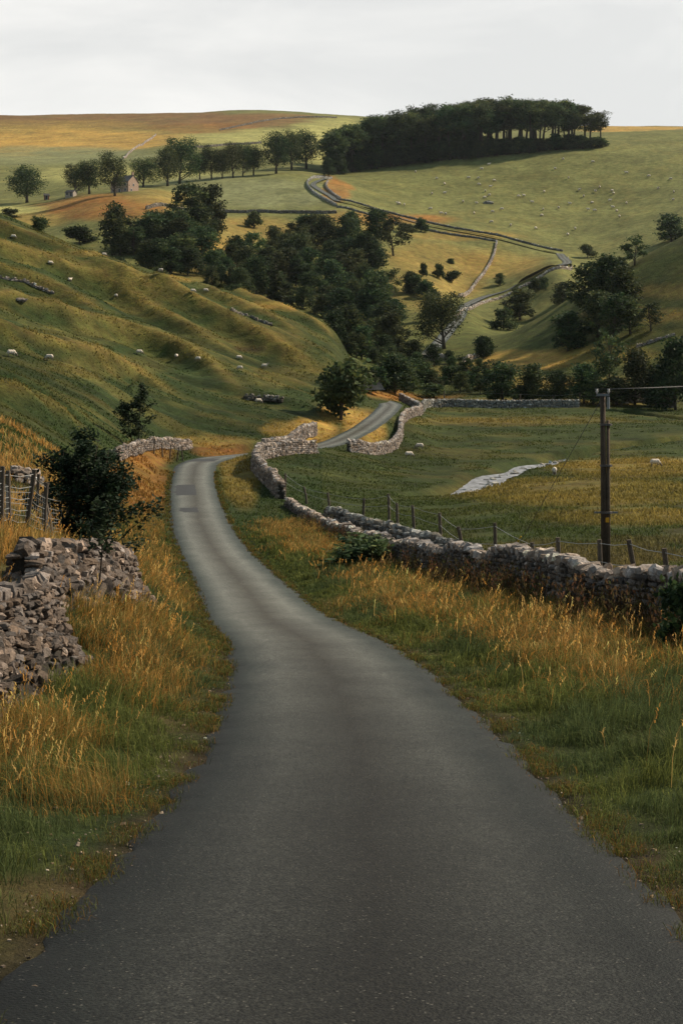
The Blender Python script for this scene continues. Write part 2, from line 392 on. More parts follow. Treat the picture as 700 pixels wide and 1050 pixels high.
STONE8 = (np.array([(x, y, z) for z in (-1, 1) for y in (-1, 1) for x in (-1, 1)], float),
          np.array([(0, 2, 3, 1), (4, 5, 7, 6), (0, 1, 5, 4), (2, 6, 7, 3), (0, 4, 6, 2), (1, 3, 7, 5)]))
def _stone26():
    idx = {}; V = []; Q = []
    def vid(p):
        if p not in idx: idx[p] = len(V); V.append(p)
        return idx[p]
    for ax in range(3):
        for s in (-1, 1):
            for i in (-1, 0):
                for j in (-1, 0):
                    q = []
                    for (a, b) in ((i, j), (i + 1, j), (i + 1, j + 1), (i, j + 1)):
                        p = [0, 0, 0]; p[ax] = s; p[(ax + 1) % 3] = a; p[(ax + 2) % 3] = b
                        q.append(vid(tuple(p)))
                    Q.append(q if s > 0 else q[::-1])
    V = np.array(V, float)
    n = np.linalg.norm(V, axis=1, keepdims=True)
    V = V * (.45 + .55 / n * 1.12)
    return V, np.array(Q)
STONE26 = _stone26()

# ------------------------------------------------------------------ materials
def new_mat(name):
    m = bpy.data.materials.new(name); m.use_nodes = True
    nt = m.node_tree; nt.nodes.clear()
    return m, nt, nt.nodes, nt.links
def N(nt, typ, **kw):
    n = nt.nodes.new(typ)
    for k, v in kw.items():
        if k in n.inputs.keys() if isinstance(k, str) else False: n.inputs[k].default_value = v
        else: setattr(n, k, v)
    return n
def vc_mat(name, scales=((3., .35),), rough=.9, bump=0., bscale=8., spec=.2, hue_rand=0., trans=0., coord='Object'):
    """vertex colour times layered noise, with bump; each object shifted a little in hue and value"""
    m, nt, nd, lk = new_mat(name)
    out = nd.new('ShaderNodeOutputMaterial'); bs = nd.new('ShaderNodeBsdfPrincipled')
    bs.inputs['Roughness'].default_value = rough; bs.inputs['Specular IOR Level'].default_value = spec
    at_ = nd.new('ShaderNodeAttribute'); at_.attribute_name = 'Col'
    tc = nd.new('ShaderNodeTexCoord'); cur = at_.outputs['Color']
    for sc, amt in scales:
        nz = nd.new('ShaderNodeTexNoise'); nz.inputs['Scale'].default_value = sc; nz.inputs['Detail'].default_value = 6; nz.inputs['Roughness'].default_value = .65
        lk.new(tc.outputs[coord], nz.inputs['Vector'])
        mr = nd.new('ShaderNodeMapRange'); mr.inputs['From Min'].default_value = .28; mr.inputs['From Max'].default_value = .72
        mr.inputs['To Min'].default_value = 1 - amt; mr.inputs['To Max'].default_value = 1 + amt
        lk.new(nz.outputs['Fac'], mr.inputs['Value'])
        mx = nd.new('ShaderNodeVectorMath'); mx.operation = 'SCALE'
        lk.new(cur, mx.inputs[0]); lk.new(mr.outputs['Result'], mx.inputs['Scale']); cur = mx.outputs['Vector']
    if hue_rand:
        oi = nd.new('ShaderNodeObjectInfo'); hs = nd.new('ShaderNodeHueSaturation')
        m1 = nd.new('ShaderNodeMapRange'); m1.inputs['To Min'].default_value = .5 - hue_rand * .10; m1.inputs['To Max'].default_value = .5 + hue_rand * .09
        m2 = nd.new('ShaderNodeMapRange'); m2.inputs['To Min'].default_value = 1 - hue_rand * .75; m2.inputs['To Max'].default_value = 1 + hue_rand * .7
        fr = nd.new('ShaderNodeMath'); fr.operation = 'MULTIPLY'; fr.inputs[1].default_value = 7.13
        f2 = nd.new('ShaderNodeMath'); f2.operation = 'FRACT'
        lk.new(oi.outputs['Random'], m1.inputs['Value']); lk.new(oi.outputs['Random'], fr.inputs[0]); lk.new(fr.outputs[0], f2.inputs[0]); lk.new(f2.outputs[0], m2.inputs['Value'])
        lk.new(m1.outputs['Result'], hs.inputs['Hue']); lk.new(m2.outputs['Result'], hs.inputs['Value']); lk.new(cur, hs.inputs['Color']); cur = hs.outputs['Color']
    lk.new(cur, bs.inputs['Base Color'])
    if bump:
        nb = nd.new('ShaderNodeTexNoise'); nb.inputs['Scale'].default_value = bscale; nb.inputs['Detail'].default_value = 8; nb.inputs['Roughness'].default_value = .7
        lk.new(tc.outputs[coord], nb.inputs['Vector'])
        bp = nd.new('ShaderNodeBump'); bp.inputs['Strength'].default_value = bump; bp.inputs['Distance'].default_value = .1
        lk.new(nb.outputs['Fac'], bp.inputs['Height']); lk.new(bp.outputs['Normal'], bs.inputs['Normal'])
    sh = bs.outputs['BSDF']
    if trans:
        tr = nd.new('ShaderNodeBsdfTranslucent'); lk.new(cur, tr.inputs['Color'])
        ms = nd.new('ShaderNodeMixShader'); ms.inputs[0].default_value = trans
        lk.new(sh, ms.inputs[1]); lk.new(tr.outputs[0], ms.inputs[2]); sh = ms.outputs[0]
    lk.new(sh, out.inputs['Surface'])
    return m

M_LEAF = vc_mat('leaf', scales=((.6, .25),), rough=.75, spec=.15, hue_rand=.5, trans=.3)
M_BARK = vc_mat('bark', scales=((6., .35),), rough=.95, bump=.4, bscale=14)
M_GRASS = vc_mat('grass_blade', scales=(), rough=.8, spec=.1, trans=.42)
M_STONE = vc_mat('field_stone', scales=((2.2, .35), (14., .35)), rough=.92, bump=.7, bscale=22)
M_WOOD = vc_mat('weathered_wood', scales=((5., .3), (40., .25)), rough=.9, bump=.4, bscale=30)
M_METAL = vc_mat('dull_metal', scales=((20., .15),), rough=.55, spec=.5)
M_WOOL = vc_mat('wool', scales=((12., .18),), rough=1., bump=.6, bscale=25)
M_PLAIN = vc_mat('painted', scales=((9., .2),), rough=.75)

# ---- land material: vertex colour with several scales of tussock noise
def land_mat():
    m, nt, nd, lk = new_mat('grassland')
    out = nd.new('ShaderNodeOutputMaterial'); bs = nd.new('ShaderNodeBsdfPrincipled')
    bs.inputs['Roughness'].default_value = .95; bs.inputs['Specular IOR Level'].default_value = .08
    at_ = nd.new('ShaderNodeAttribute'); at_.attribute_name = 'Col'
    tc = nd.new('ShaderNodeTexCoord'); cur = at_.outputs['Color']
    mp = nd.new('ShaderNodeMapping'); mp.inputs['Scale'].default_value = (1, 1, 2.2); lk.new(tc.outputs['Object'], mp.inputs['Vector'])
    for sc, det, amt in ((.035, 9, .34), (.33, 10, .42), (2.6, 7, .38)):
        nz = nd.new('ShaderNodeTexNoise'); nz.inputs['Scale'].default_value = sc; nz.inputs['Detail'].default_value = det; nz.inputs['Roughness'].default_value = .68
        lk.new(mp.outputs['Vector'], nz.inputs['Vector'])
        mr = nd.new('ShaderNodeMapRange'); mr.inputs['From Min'].default_value = .3; mr.inputs['From Max'].default_value = .7
        mr.inputs['To Min'].default_value = 1 - amt; mr.inputs['To Max'].default_value = 1 + amt
        lk.new(nz.outputs['Fac'], mr.inputs['Value'])
        mx = nd.new('ShaderNodeVectorMath'); mx.operation = 'SCALE'
        lk.new(cur, mx.inputs[0]); lk.new(mr.outputs['Result'], mx.inputs['Scale']); cur = mx.outputs['Vector']
    nz = nd.new('ShaderNodeTexNoise'); nz.inputs['Scale'].default_value = .55; nz.inputs['Detail'].default_value = 7; nz.inputs['Roughness'].default_value = .7
    lk.new(tc.outputs['Object'], nz.inputs['Vector'])
    hs = nd.new('ShaderNodeHueSaturation'); mr = nd.new('ShaderNodeMapRange')
    mr.inputs['From Min'].default_value = .3; mr.inputs['From Max'].default_value = .7; mr.inputs['To Min'].default_value = .475; mr.inputs['To Max'].default_value = .525
    lk.new(nz.outputs['Fac'], mr.inputs['Value']); lk.new(mr.outputs['Result'], hs.inputs['Hue']); lk.new(cur, hs.inputs['Color'])
    lk.new(hs.outputs['Color'], bs.inputs['Base Color'])
    nb = nd.new('ShaderNodeTexNoise'); nb.inputs['Scale'].default_value = .9; nb.inputs['Detail'].default_value = 9; nb.inputs['Roughness'].default_value = .72
    lk.new(tc.outputs['Object'], nb.inputs['Vector'])
    bp = nd.new('ShaderNodeBump'); bp.inputs['Strength'].default_value = .8; bp.inputs['Distance'].default_value = .45
    lk.new(nb.outputs['Fac'], bp.inputs['Height']); lk.new(bp.outputs['Normal'], bs.inputs['Normal'])
    lk.new(bs.outputs['BSDF'], out.inputs['Surface'])
    return m

def road_mat():
    m, nt, nd, lk = new_mat('worn_asphalt')
    out = nd.new('ShaderNodeOutputMaterial'); bs = nd.new('ShaderNodeBsdfPrincipled')
    bs.inputs['Specular IOR Level'].default_value = .17
    tc = nd.new('ShaderNodeTexCoord'); uv = nd.new('ShaderNodeSeparateXYZ'); lk.new(tc.outputs['UV'], uv.inputs[0])
    # across: 0 left edge .. 1 right edge; pale wheel tracks, brown middle, dark ragged edges
    wob = nd.new('ShaderNodeTexNoise'); wob.inputs['Scale'].default_value = .8; wob.inputs['Detail'].default_value = 5
    lk.new(tc.outputs['Object'], wob.inputs['Vector'])
    ad = nd.new('ShaderNodeMath'); ad.operation = 'MULTIPLY_ADD'; ad.inputs[1].default_value = .16; ad.inputs[2].default_value = -.08
    lk.new(wob.outputs['Fac'], ad.inputs[0])
    su = nd.new('ShaderNodeMath'); su.operation = 'ADD'; lk.new(uv.outputs['X'], su.inputs[0]); lk.new(ad.outputs[0], su.inputs[1])
    rp = nd.new('ShaderNodeValToRGB'); cr = rp.color_ramp
    stops = [(0, (.009, .010, .008)), (.1, (.0145, .0175, .0145)), (.26, (.053, .0535, .0455)), (.5, (.0210, .0188, .0138)), (.74, (.055, .0555, .047)), (.9, (.0165, .0195, .016)), (1, (.008, .009, .007))]
    cr.elements[0].position = 0; cr.elements[1].position = 1
    for p, c in stops[1:-1]: cr.elements.new(p)
    for e, (p, c) in zip(sorted(cr.elements, key=lambda e: e.position), stops): e.position = p; e.color = (*c, 1)
    lk.new(su.outputs[0], rp.inputs['Fac']); cur = rp.outputs['Color']
    for sc, amt, det in ((.45, .2, 6), (6., .16, 5), (28., .3, 3), (80., .6, 2)):
        nz = nd.new('ShaderNodeTexNoise'); nz.inputs['Scale'].default_value = sc; nz.inputs['Detail'].default_value = det; nz.inputs['Roughness'].default_value = .65
        lk.new(tc.outputs['Object'], nz.inputs['Vector'])
        mr = nd.new('ShaderNodeMapRange'); mr.inputs['From Min'].default_value = .3; mr.inputs['From Max'].default_value = .7
        mr.inputs['To Min'].default_value = 1 - amt; mr.inputs['To Max'].default_value = 1 + amt
        lk.new(nz.outputs['Fac'], mr.inputs['Value'])
        mx = nd.new('ShaderNodeVectorMath'); mx.operation = 'SCALE'
        lk.new(cur, mx.inputs[0]); lk.new(mr.outputs['Result'], mx.inputs['Scale']); cur = mx.outputs['Vector']
    # near end dark, far end pale: vignette and grazing-view brightness painted into the colour
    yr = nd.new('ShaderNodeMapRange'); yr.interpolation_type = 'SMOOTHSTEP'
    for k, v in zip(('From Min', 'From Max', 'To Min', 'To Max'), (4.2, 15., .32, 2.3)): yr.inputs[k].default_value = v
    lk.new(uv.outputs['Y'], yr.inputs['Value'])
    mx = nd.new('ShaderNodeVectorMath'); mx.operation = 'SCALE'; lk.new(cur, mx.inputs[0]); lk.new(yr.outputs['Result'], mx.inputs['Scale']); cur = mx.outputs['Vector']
    # pale chippings
    vo = nd.new('ShaderNodeTexVoronoi'); vo.inputs['Scale'].default_value = 62.; lk.new(tc.outputs['Object'], vo.inputs['Vector'])
    sp = nd.new('ShaderNodeSeparateColor'); lk.new(vo.outputs['Color'], sp.inputs[0])
    ag = nd.new('ShaderNodeMapRange'); ag.inputs['To Min'].default_value = .45; ag.inputs['To Max'].default_value = 1.6; lk.new(sp.outputs[1], ag.inputs['Value'])
    mx = nd.new('ShaderNodeVectorMath'); mx.operation = 'SCALE'; lk.new(cur, mx.inputs[0]); lk.new(ag.outputs['Result'], mx.inputs['Scale']); cur = mx.outputs['Vector']
    g1 = nd.new('ShaderNodeMath'); g1.operation = 'GREATER_THAN'; g1.inputs[1].default_value = .965; lk.new(sp.outputs[0], g1.inputs[0])
    g2 = nd.new('ShaderNodeMath'); g2.operation = 'LESS_THAN'; g2.inputs[1].default_value = .42; lk.new(vo.outputs['Distance'], g2.inputs[0])
    g3 = nd.new('ShaderNodeMath'); g3.operation = 'MULTIPLY'; lk.new(g1.outputs[0], g3.inputs[0]); lk.new(g2.outputs[0], g3.inputs[1])
    mc = nd.new('ShaderNodeMix'); mc.data_type = 'RGBA'; mc.inputs['B'].default_value = (.075, .070, .058, 1)
    lk.new(g3.outputs[0], mc.inputs['Factor']); lk.new(cur, mc.inputs['A'])
    lk.new(mc.outputs['Result'], bs.inputs['Base Color'])
    bs.inputs['Roughness'].default_value = .6
    nb = nd.new('ShaderNodeTexNoise'); nb.inputs['Scale'].default_value = 60; nb.inputs['Detail'].default_value = 4
    lk.new(tc.outputs['Object'], nb.inputs['Vector'])
    bp = nd.new('ShaderNodeBump'); bp.inputs['Strength'].default_value = .8; bp.inputs['Distance'].default_value = .015
    lk.new(nb.outputs['Fac'], bp.inputs['Height']); lk.new(bp.outputs['Normal'], bs.inputs['Normal'])
    lk.new(bs.outputs['BSDF'], out.inputs['Surface'])
    return m

def water_mat():
    m, nt, nd, lk = new_mat('stream_water')
    out = nd.new('ShaderNodeOutputMaterial'); bs = nd.new('ShaderNodeBsdfPrincipled')
    tc = nd.new('ShaderNodeTexCoord')
    nz = nd.new('ShaderNodeTexNoise'); nz.inputs['Scale'].default_value = 1.6; nz.inputs['Detail'].default_value = 5; lk.new(tc.outputs['Object'], nz.inputs['Vector'])
    rp = nd.new('ShaderNodeValToRGB'); rp.color_ramp.elements[0].position = .43; rp.color_ramp.elements[0].color = (.05, .05, .05, 1)
    rp.color_ramp.elements[1].position = .60; rp.color_ramp.elements[1].color = (.38, .38, .41, 1)
    lk.new(nz.outputs['Fac'], rp.inputs['Fac']); lk.new(rp.outputs['Color'], bs.inputs['Base Color'])
    bs.inputs['Roughness'].default_value = .35; bs.inputs['Specular IOR Level'].default_value = .6
    bp = nd.new('ShaderNodeBump'); bp.inputs['Strength'].default_value = .22; bp.inputs['Distance'].default_value = .05
    lk.new(nz.outputs['Fac'], bp.inputs['Height']); lk.new(bp.outputs['Normal'], bs.inputs['Normal'])
    lk.new(bs.outputs['BSDF'], out.inputs['Surface'])
    return m
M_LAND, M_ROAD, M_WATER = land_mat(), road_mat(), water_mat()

# ------------------------------------------------------------------ SETTING
def build_ground():
    r = np.exp(np.linspace(math.log(33), math.log(3700), 900)); Yr = r - 45
    u = np.linspace(-1, 1, 661); u = .62 * (.55 * u + .45 * u ** 3)
    X = u[None, :] * r[:, None]; Y = np.broadcast_to(Yr[:, None], X.shape)
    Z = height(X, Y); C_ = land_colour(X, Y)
    V = np.stack([X, Y, Z], -1).reshape(-1, 3)
    nr, nc = X.shape
    i = np.arange(nr - 1)[:, None] * nc + np.arange(nc - 1)[None, :]
    Fc = np.stack([i, i + 1, i + nc + 1, i + nc], -1).reshape(-1, 4)
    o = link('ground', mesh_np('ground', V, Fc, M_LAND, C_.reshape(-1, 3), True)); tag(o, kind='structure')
build_ground()

def ribbon(name, pts, hw, mat, lift, nx=9, zfun=None, parent=None, step=.7):
    P = np.array([p[:2] for p in pts], float)
    L = np.concatenate([[0], np.cumsum(np.hypot(*np.diff(P, axis=0).T))])
    s = np.arange(0, L[-1], step); s = np.append(s, L[-1])
    x = pchip1(L, P[:, 0], s); y = pchip1(L, P[:, 1], s)
    tx = np.gradient(x, s); ty = np.gradient(y, s); n = np.hypot(tx, ty); nxv, nyv = ty / n, -tx / n
    a = np.array([-1, -.965, -.75, -.5, -.25, 0, .25, .5, .75, .965, 1]) if nx == 11 else np.linspace(-1, 1, nx)
    jl = (fbm(s / .55, s * 0, 301, 4) - .5) * .26; jr = (fbm(s / .55, s * 0 + 9, 311, 4) - .5) * .26
    hwv = hw if np.ndim(hw) else np.full(len(s), hw)
    A = a[None, :] * hwv[:, None] + np.where(a < -.9, -1, 0)[None, :] * jl[:, None] + np.where(a > .9, 1, 0)[None, :] * jr[:, None]
    X = x[:, None] + nxv[:, None] * A; Y = y[:, None] + nyv[:, None] * A
    if zfun is None: Z = height(X, Y).max(1, keepdims=True) + lift + 0 * X
    else: Z = zfun(x, y)[:, None] + lift - .045 * a[None, :] ** 2 - .06 * (np.abs(a) > .99)[None, :]
    V = np.stack([X, Y, Z], -1).reshape(-1, 3)
    uv = np.stack([np.broadcast_to((a + 1) / 2, X.shape), np.broadcast_to(s[:, None] / 4, X.shape)], -1).reshape(-1, 2)
    i = np.arange(len(s) - 1)[:, None] * nx + np.arange(nx - 1)[None, :]
    Fc = np.stack([i, i + 1, i + nx + 1, i + nx], -1).reshape(-1, 4)
    return V, Fc, uv

_d = np.linspace(-14, 216, 300)
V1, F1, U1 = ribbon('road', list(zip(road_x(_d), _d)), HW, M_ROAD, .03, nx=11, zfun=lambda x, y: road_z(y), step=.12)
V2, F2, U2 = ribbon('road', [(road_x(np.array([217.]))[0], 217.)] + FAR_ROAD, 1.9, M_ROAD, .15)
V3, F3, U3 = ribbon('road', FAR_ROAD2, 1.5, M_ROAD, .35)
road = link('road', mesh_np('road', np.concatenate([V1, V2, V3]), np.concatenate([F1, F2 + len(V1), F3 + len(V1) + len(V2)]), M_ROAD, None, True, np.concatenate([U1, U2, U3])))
tag(road, kind='structure')
M_TAR, _nt, _nd, _lk = new_mat('fresh_tar')
_o = _nd.new('ShaderNodeOutputMaterial'); _b = _nd.new('ShaderNodeBsdfPrincipled'); _n = _nd.new('ShaderNodeTexNoise'); _n.inputs['Scale'].default_value = 12
_r = _nd.new('ShaderNodeValToRGB'); _r.color_ramp.elements[0].color = (.009, .009, .009, 1); _r.color_ramp.elements[1].color = (.022, .022, .020, 1)
_lk.new(_n.outputs['Fac'], _r.inputs['Fac']); _lk.new(_r.outputs['Color'], _b.inputs['Base Color']); _b.inputs['Roughness'].default_value = .75; _lk.new(_b.outputs[0], _o.inputs[0])
for (d0, d1, a0, a1) in ((91.5, 99, -1.72, .15), (82.4, 84.6, -1.9, .05), (121, 125, -1.3, .9)):
    dd = np.linspace(d0, d1, 14); aa = np.linspace(a0, a1, 9)
    A, D = np.meshgrid(aa, dd); jit = (fbm(A * 2, D * 2, 5, 2) - .5) * .15
    X = road_x(D) + A + jit; Z = road_z(D) + .03 - .05 * (A / HW) ** 2 + .006
    i = np.arange(13)[:, None] * 9 + np.arange(8)[None, :]
    link('tar_patch', mesh_np('tar_patch', np.stack([X, D, Z], -1).reshape(-1, 3), np.stack([i, i + 1, i + 10, i + 9], -1).reshape(-1, 4), M_TAR), road)

# stream with its stones
sw = pchip1([0, 2, 4.5, 6.2, 9, 12], [.6, .95, .8, .42, .4, .8], np.linspace(0, 12, 400))
_P = np.array(STREAM); _L = np.concatenate([[0], np.cumsum(np.hypot(*np.diff(_P, axis=0).T))])
_s = np.arange(0, _L[-1], .7); _s = np.append(_s, _L[-1])
V, Fc, uv = ribbon('stream', STREAM, np.interp(_s / _L[-1], np.linspace(0, 1, 400), sw) * 1.6, M_WATER, 0)
xm, ym = V.reshape(-1, 9, 3)[:, 4, 0], V.reshape(-1, 9, 3)[:, 4, 1]
zb = height(xm, ym, False); zb = np.convolve(np.pad(zb, 12, mode='edge'), np.ones(25) / 25, mode='valid') + .34
zb = zb - .1
V = V.reshape(-1, 9, 3); V[:, :, 2] = zb[:, None]; V = V.reshape(-1, 3)
stream = link('stream', mesh_np('stream', V, Fc, M_WATER, None, True, uv)); tag(stream, kind='structure')

# ------------------------------------------------------------------ dry stone walls
ST_PINK = np.array([.30, .245, .205]); ST_GREY = np.array([.25, .235, .205]); ST_DARK = np.array([.13, .115, .095])
def put_stones(mb, pos, size, rz, col, detail, tilt=.12, rnd=RNG):
    B, Q = STONE26 if detail else STONE8
    n = len(pos); nv = len(B)
    jit = rnd.normal(0, .11 if detail else .13, (n, nv, 3))
    V = (B[None] + jit) * np.asarray(size)[:, None, :] * .5
    ax = rnd.normal(0, tilt, (n, 2))
    ca, sa = np.cos(ax[:, 0])[:, None], np.sin(ax[:, 0])[:, None]
    x, y, z = V[..., 0], V[..., 1], V[..., 2]
    y, z = y * ca - z * sa, y * sa + z * ca
    cb, sb = np.cos(ax[:, 1])[:, None], np.sin(ax[:, 1])[:, None]
    x, z = x * cb + z * sb, -x * sb + z * cb
    c, s = np.cos(rz)[:, None], np.sin(rz)[:, None]
    x, y = x * c - y * s, x * s + y * c
    V = np.stack([x, y, z], -1) + np.asarray(pos)[:, None, :]
    Fc = (Q[None] + (np.arange(n) * nv)[:, None, None]).reshape(-1, 4)
    mb.add(V.reshape(-1, 3), Fc, np.repeat(col, nv, axis=0))

def stone_cols(n, base, rnd=RNG, var=.3):
    k = np.exp(rnd.normal(0, var, n))[:, None]
    c = base[None] * k
    warm = rnd.uniform(-.1, .1, n)[:, None]
    c = c * (1 + warm * np.array([[1, 0, -1.2]]))
    li = (rnd.random(n) < .12)[:, None]
    return np.clip(np.where(li, c * 1.7 + .03, c), .01, .6)

def wall(label, pts, h=1.2, th=.55, L=.32, H=.17, base=ST_PINK, cope=1.35, ruin=.1, detail=True, group=None, seed=1, lean=0., faces=2, taper=None):
    rnd = np.random.default_rng(seed)
    P = np.array([p[:2] for p in pts], float)
    S = np.concatenate([[0], np.cumsum(np.hypot(*np.diff(P, axis=0).T))])
    tot = S[-1]; ss = np.linspace(0, tot, max(int(tot / .25), 8))
    xs = pchip1(S, P[:, 0], ss); ys = pchip1(S, P[:, 1], ss); zs = height(xs, ys)
    zs = np.convolve(np.pad(zs, 2, mode='edge'), np.ones(5) / 5, mode='valid')
    tx, ty = np.gradient(xs, ss), np.gradient(ys, ss)
    ang = np.unwrap(np.arctan2(ty, tx))
    hh = h * (1 + ruin * 2.2 * (fbm(ss / 2.6, ss * 0 + seed, 400 + seed, 3) - .55))
    if taper is not None: hh = hh * np.interp(ss / tot, np.linspace(0, 1, len(taper)), taper)
    f = lambda a, q: np.interp(q, ss, a)
    org = Vector((xs[0], ys[0], zs[0]))
    root = empty('stone_wall', org, 0, label, 'wall', group); root['kind'] = 'thing'
    mb = MB()
    # earth and rubble core
    cc = []; 
    for k in range(len(ss)):
        nx, ny = -math.sin(ang[k]), math.cos(ang[k]); w0, w1 = th * .36, th * .24; ht = hh[k] * .9
        cc += [(xs[k] + nx * w0, ys[k] + ny * w0, zs[k] - .3), (xs[k] + nx * w1, ys[k] + ny * w1, zs[k] + ht), (xs[k] - nx * w1, ys[k] - ny * w1, zs[k] + ht), (xs[k] - nx * w0, ys[k] - ny * w0, zs[k] - .3)]
    q = []
    for k in range(len(ss) - 1):
        b = 4 * k; q += [(b, b + 4, b + 5, b + 1), (b + 1, b + 5, b + 6, b + 2), (b + 2, b + 6, b + 7, b + 3)]
    e = 4 * (len(ss) - 1); q += [(0, 1, 2, 3), (e, e + 3, e + 2, e + 1)]
    mb.add(cc, q, np.array([.035, .03, .024]))
    z = -.08; k = 0
    while z < h * (1 + ruin):
        ch = H * rnd.uniform(.8, 1.25)
        for side in ((-1, 1) if faces == 2 else (0,)):
            n = max(int(tot / L), 2)
            q = (np.arange(n) + rnd.random()) * tot / n + rnd.normal(0, L * .12, n)
            q = np.clip(q, 0, tot)
            keep = f(hh, q) > z + ch * .5
            q = q[keep]
            if not len(q): continue
            a = f(ang, q); half = th * .5 * (1 - .3 * z / h) - .09
            o = side * half + rnd.normal(0, .022, len(q)) + lean * z
            pos = np.stack([f(xs, q) - np.sin(a) * o, f(ys, q) + np.cos(a) * o, f(zs, q) + z + ch / 2], -1)
            size = np.stack([L * rnd.uniform(.7, 1.35, len(q)), (rnd.uniform(.2, .34, len(q)) if faces == 2 else th * rnd.uniform(.8, 1.1, len(q))), ch * rnd.uniform(.8, 1.12, len(q))], -1)
            put_stones(mb, pos, size, a + rnd.normal(0, .1, len(q)), stone_cols(len(q), base, rnd), detail, .08, rnd)
        z += ch; k += 1
    sound = ruin <= .18
    mc = MB() if sound else mb; Lc = max(L * .62, min(L, .2) * .85); Hc = max(H, .13) if detail else H
    n = max(int(tot / Lc), 3); q = np.clip((np.arange(n) + .5) * tot / n + rnd.normal(0, Lc * .15, n), 0, tot)
    q = q if sound else q[rnd.random(n) > ruin * .9]; a = f(ang, q)
    ht = Hc * 1.5
    pos = np.stack([f(xs, q), f(ys, q), f(zs, q) + f(hh, q) + ht * .32], -1)
    size = np.stack([Lc * rnd.uniform(1.15, 1.6, len(q)), th * rnd.uniform(.7, 1.02, len(q)) * (1 if sound else .62), ht * rnd.uniform(.55, 1.55, len(q))], -1)
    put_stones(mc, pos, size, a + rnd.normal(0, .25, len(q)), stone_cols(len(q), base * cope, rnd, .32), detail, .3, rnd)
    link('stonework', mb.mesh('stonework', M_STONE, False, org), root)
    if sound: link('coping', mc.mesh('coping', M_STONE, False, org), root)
    return root

def pxs(l, dmin, dmax=2600): return [at(x, y, dmin, dmax) for x, y in l]
# near right wall: placed by distance
W1 = [atd(760, 23.5), atd(700, 26.5), atd(650, 28.5), atd(600, 31), atd(550, 35.5), atd(500, 41.5), atd(450, 49), atd(400, 58), atd(350, 70), atd(318, 79), atd(296, 88)]
wall('long dry stone wall with pale coping stones running along the right verge of the road', W1, h=1.04, th=.55, L=.2, H=.105, base=ST_PINK * .34, cope=2.9, ruin=.18, seed=11, taper=np.interp(np.linspace(0, 8, 60), range(9), (1., 1., 1., .92, .72, .55, .42, .36, .36)) * np.random.default_rng(3).choice([1., 1., 1.03, .95, .9, .84], 60))  # face stones darker than the coping: shade on the road side painted in
W2 = [atd(336, 79), atd(350, 76), atd(377, 70), atd(411, 63), atd(440, 58), atd(480, 51), atd(505, 47.5)]
wall('low dark broken wall behind the fence posts at the edge of the stream field', W2, h=.62, th=.6, L=.3, H=.16, base=ST_GREY * .4, cope=2.0, ruin=.3, seed=12)
W3 = [atd(288, 92), atd(277, 99), atd(266, 107), atd(262, 114), atd(266, 120), atd(278, 124), atd(292, 126), atd(308, 128.5), atd(323, 131)]
wall('pale dry stone wall that hooks round the grassy mound beside the bend', W3, h=1.1, th=.6, L=.32, H=.17, base=ST_PINK * .68, cope=1.5, ruin=.17, seed=13)
W4 = [atd(270, 137), atd(284, 141), atd(300, 147), atd(312, 153), atd(323, 161)]
wall('short pale wall climbing the golden bank just behind the hooked wall', W4, h=1.2, th=.6, L=.34, H=.18, base=ST_PINK * .68, cope=1.5, ruin=.17, seed=14)
W5 = [atd(357, 146), atd(372, 148), atd(390, 154), atd(404, 162), atd(410, 171), atd(411, 181), atd(419, 192), atd(429, 203), atd(431, 211), atd(424, 219), atd(410, 225)]
wall('pale winding wall on the outer side of the second road bend', W5, h=1.0, th=.6, L=.34, H=.18, base=ST_PINK * .72, cope=1.5, ruin=.15, seed=15)
W6 = [atd(432, 214), atd(440, 235), atd(470, 238), atd(520, 238), atd(560, 239), atd(593, 240)]
wall('straight dark wall closing the far end of the stream field', W6, h=1.05, th=.6, L=.42, H=.22, base=ST_GREY * .75, cope=1.2, ruin=.06, seed=16)
wall('ruined dark wall stub on the left hillside above the hooked wall', pxs([(250, 410), (262, 411), (276, 412), (290, 413)], 120), h=.55, th=.8, L=.4, H=.2, base=ST_DARK * .8, cope=1.3, ruin=.35, seed=17)
wall('tumbled pinkish wall across the left verge behind the slender sapling', pxs([(118, 472), (130, 466), (150, 461), (172, 459), (194, 459)], 75), h=.72, th=.7, L=.3, H=.15, base=ST_PINK * .6, cope=1.4, ruin=.3, seed=18)
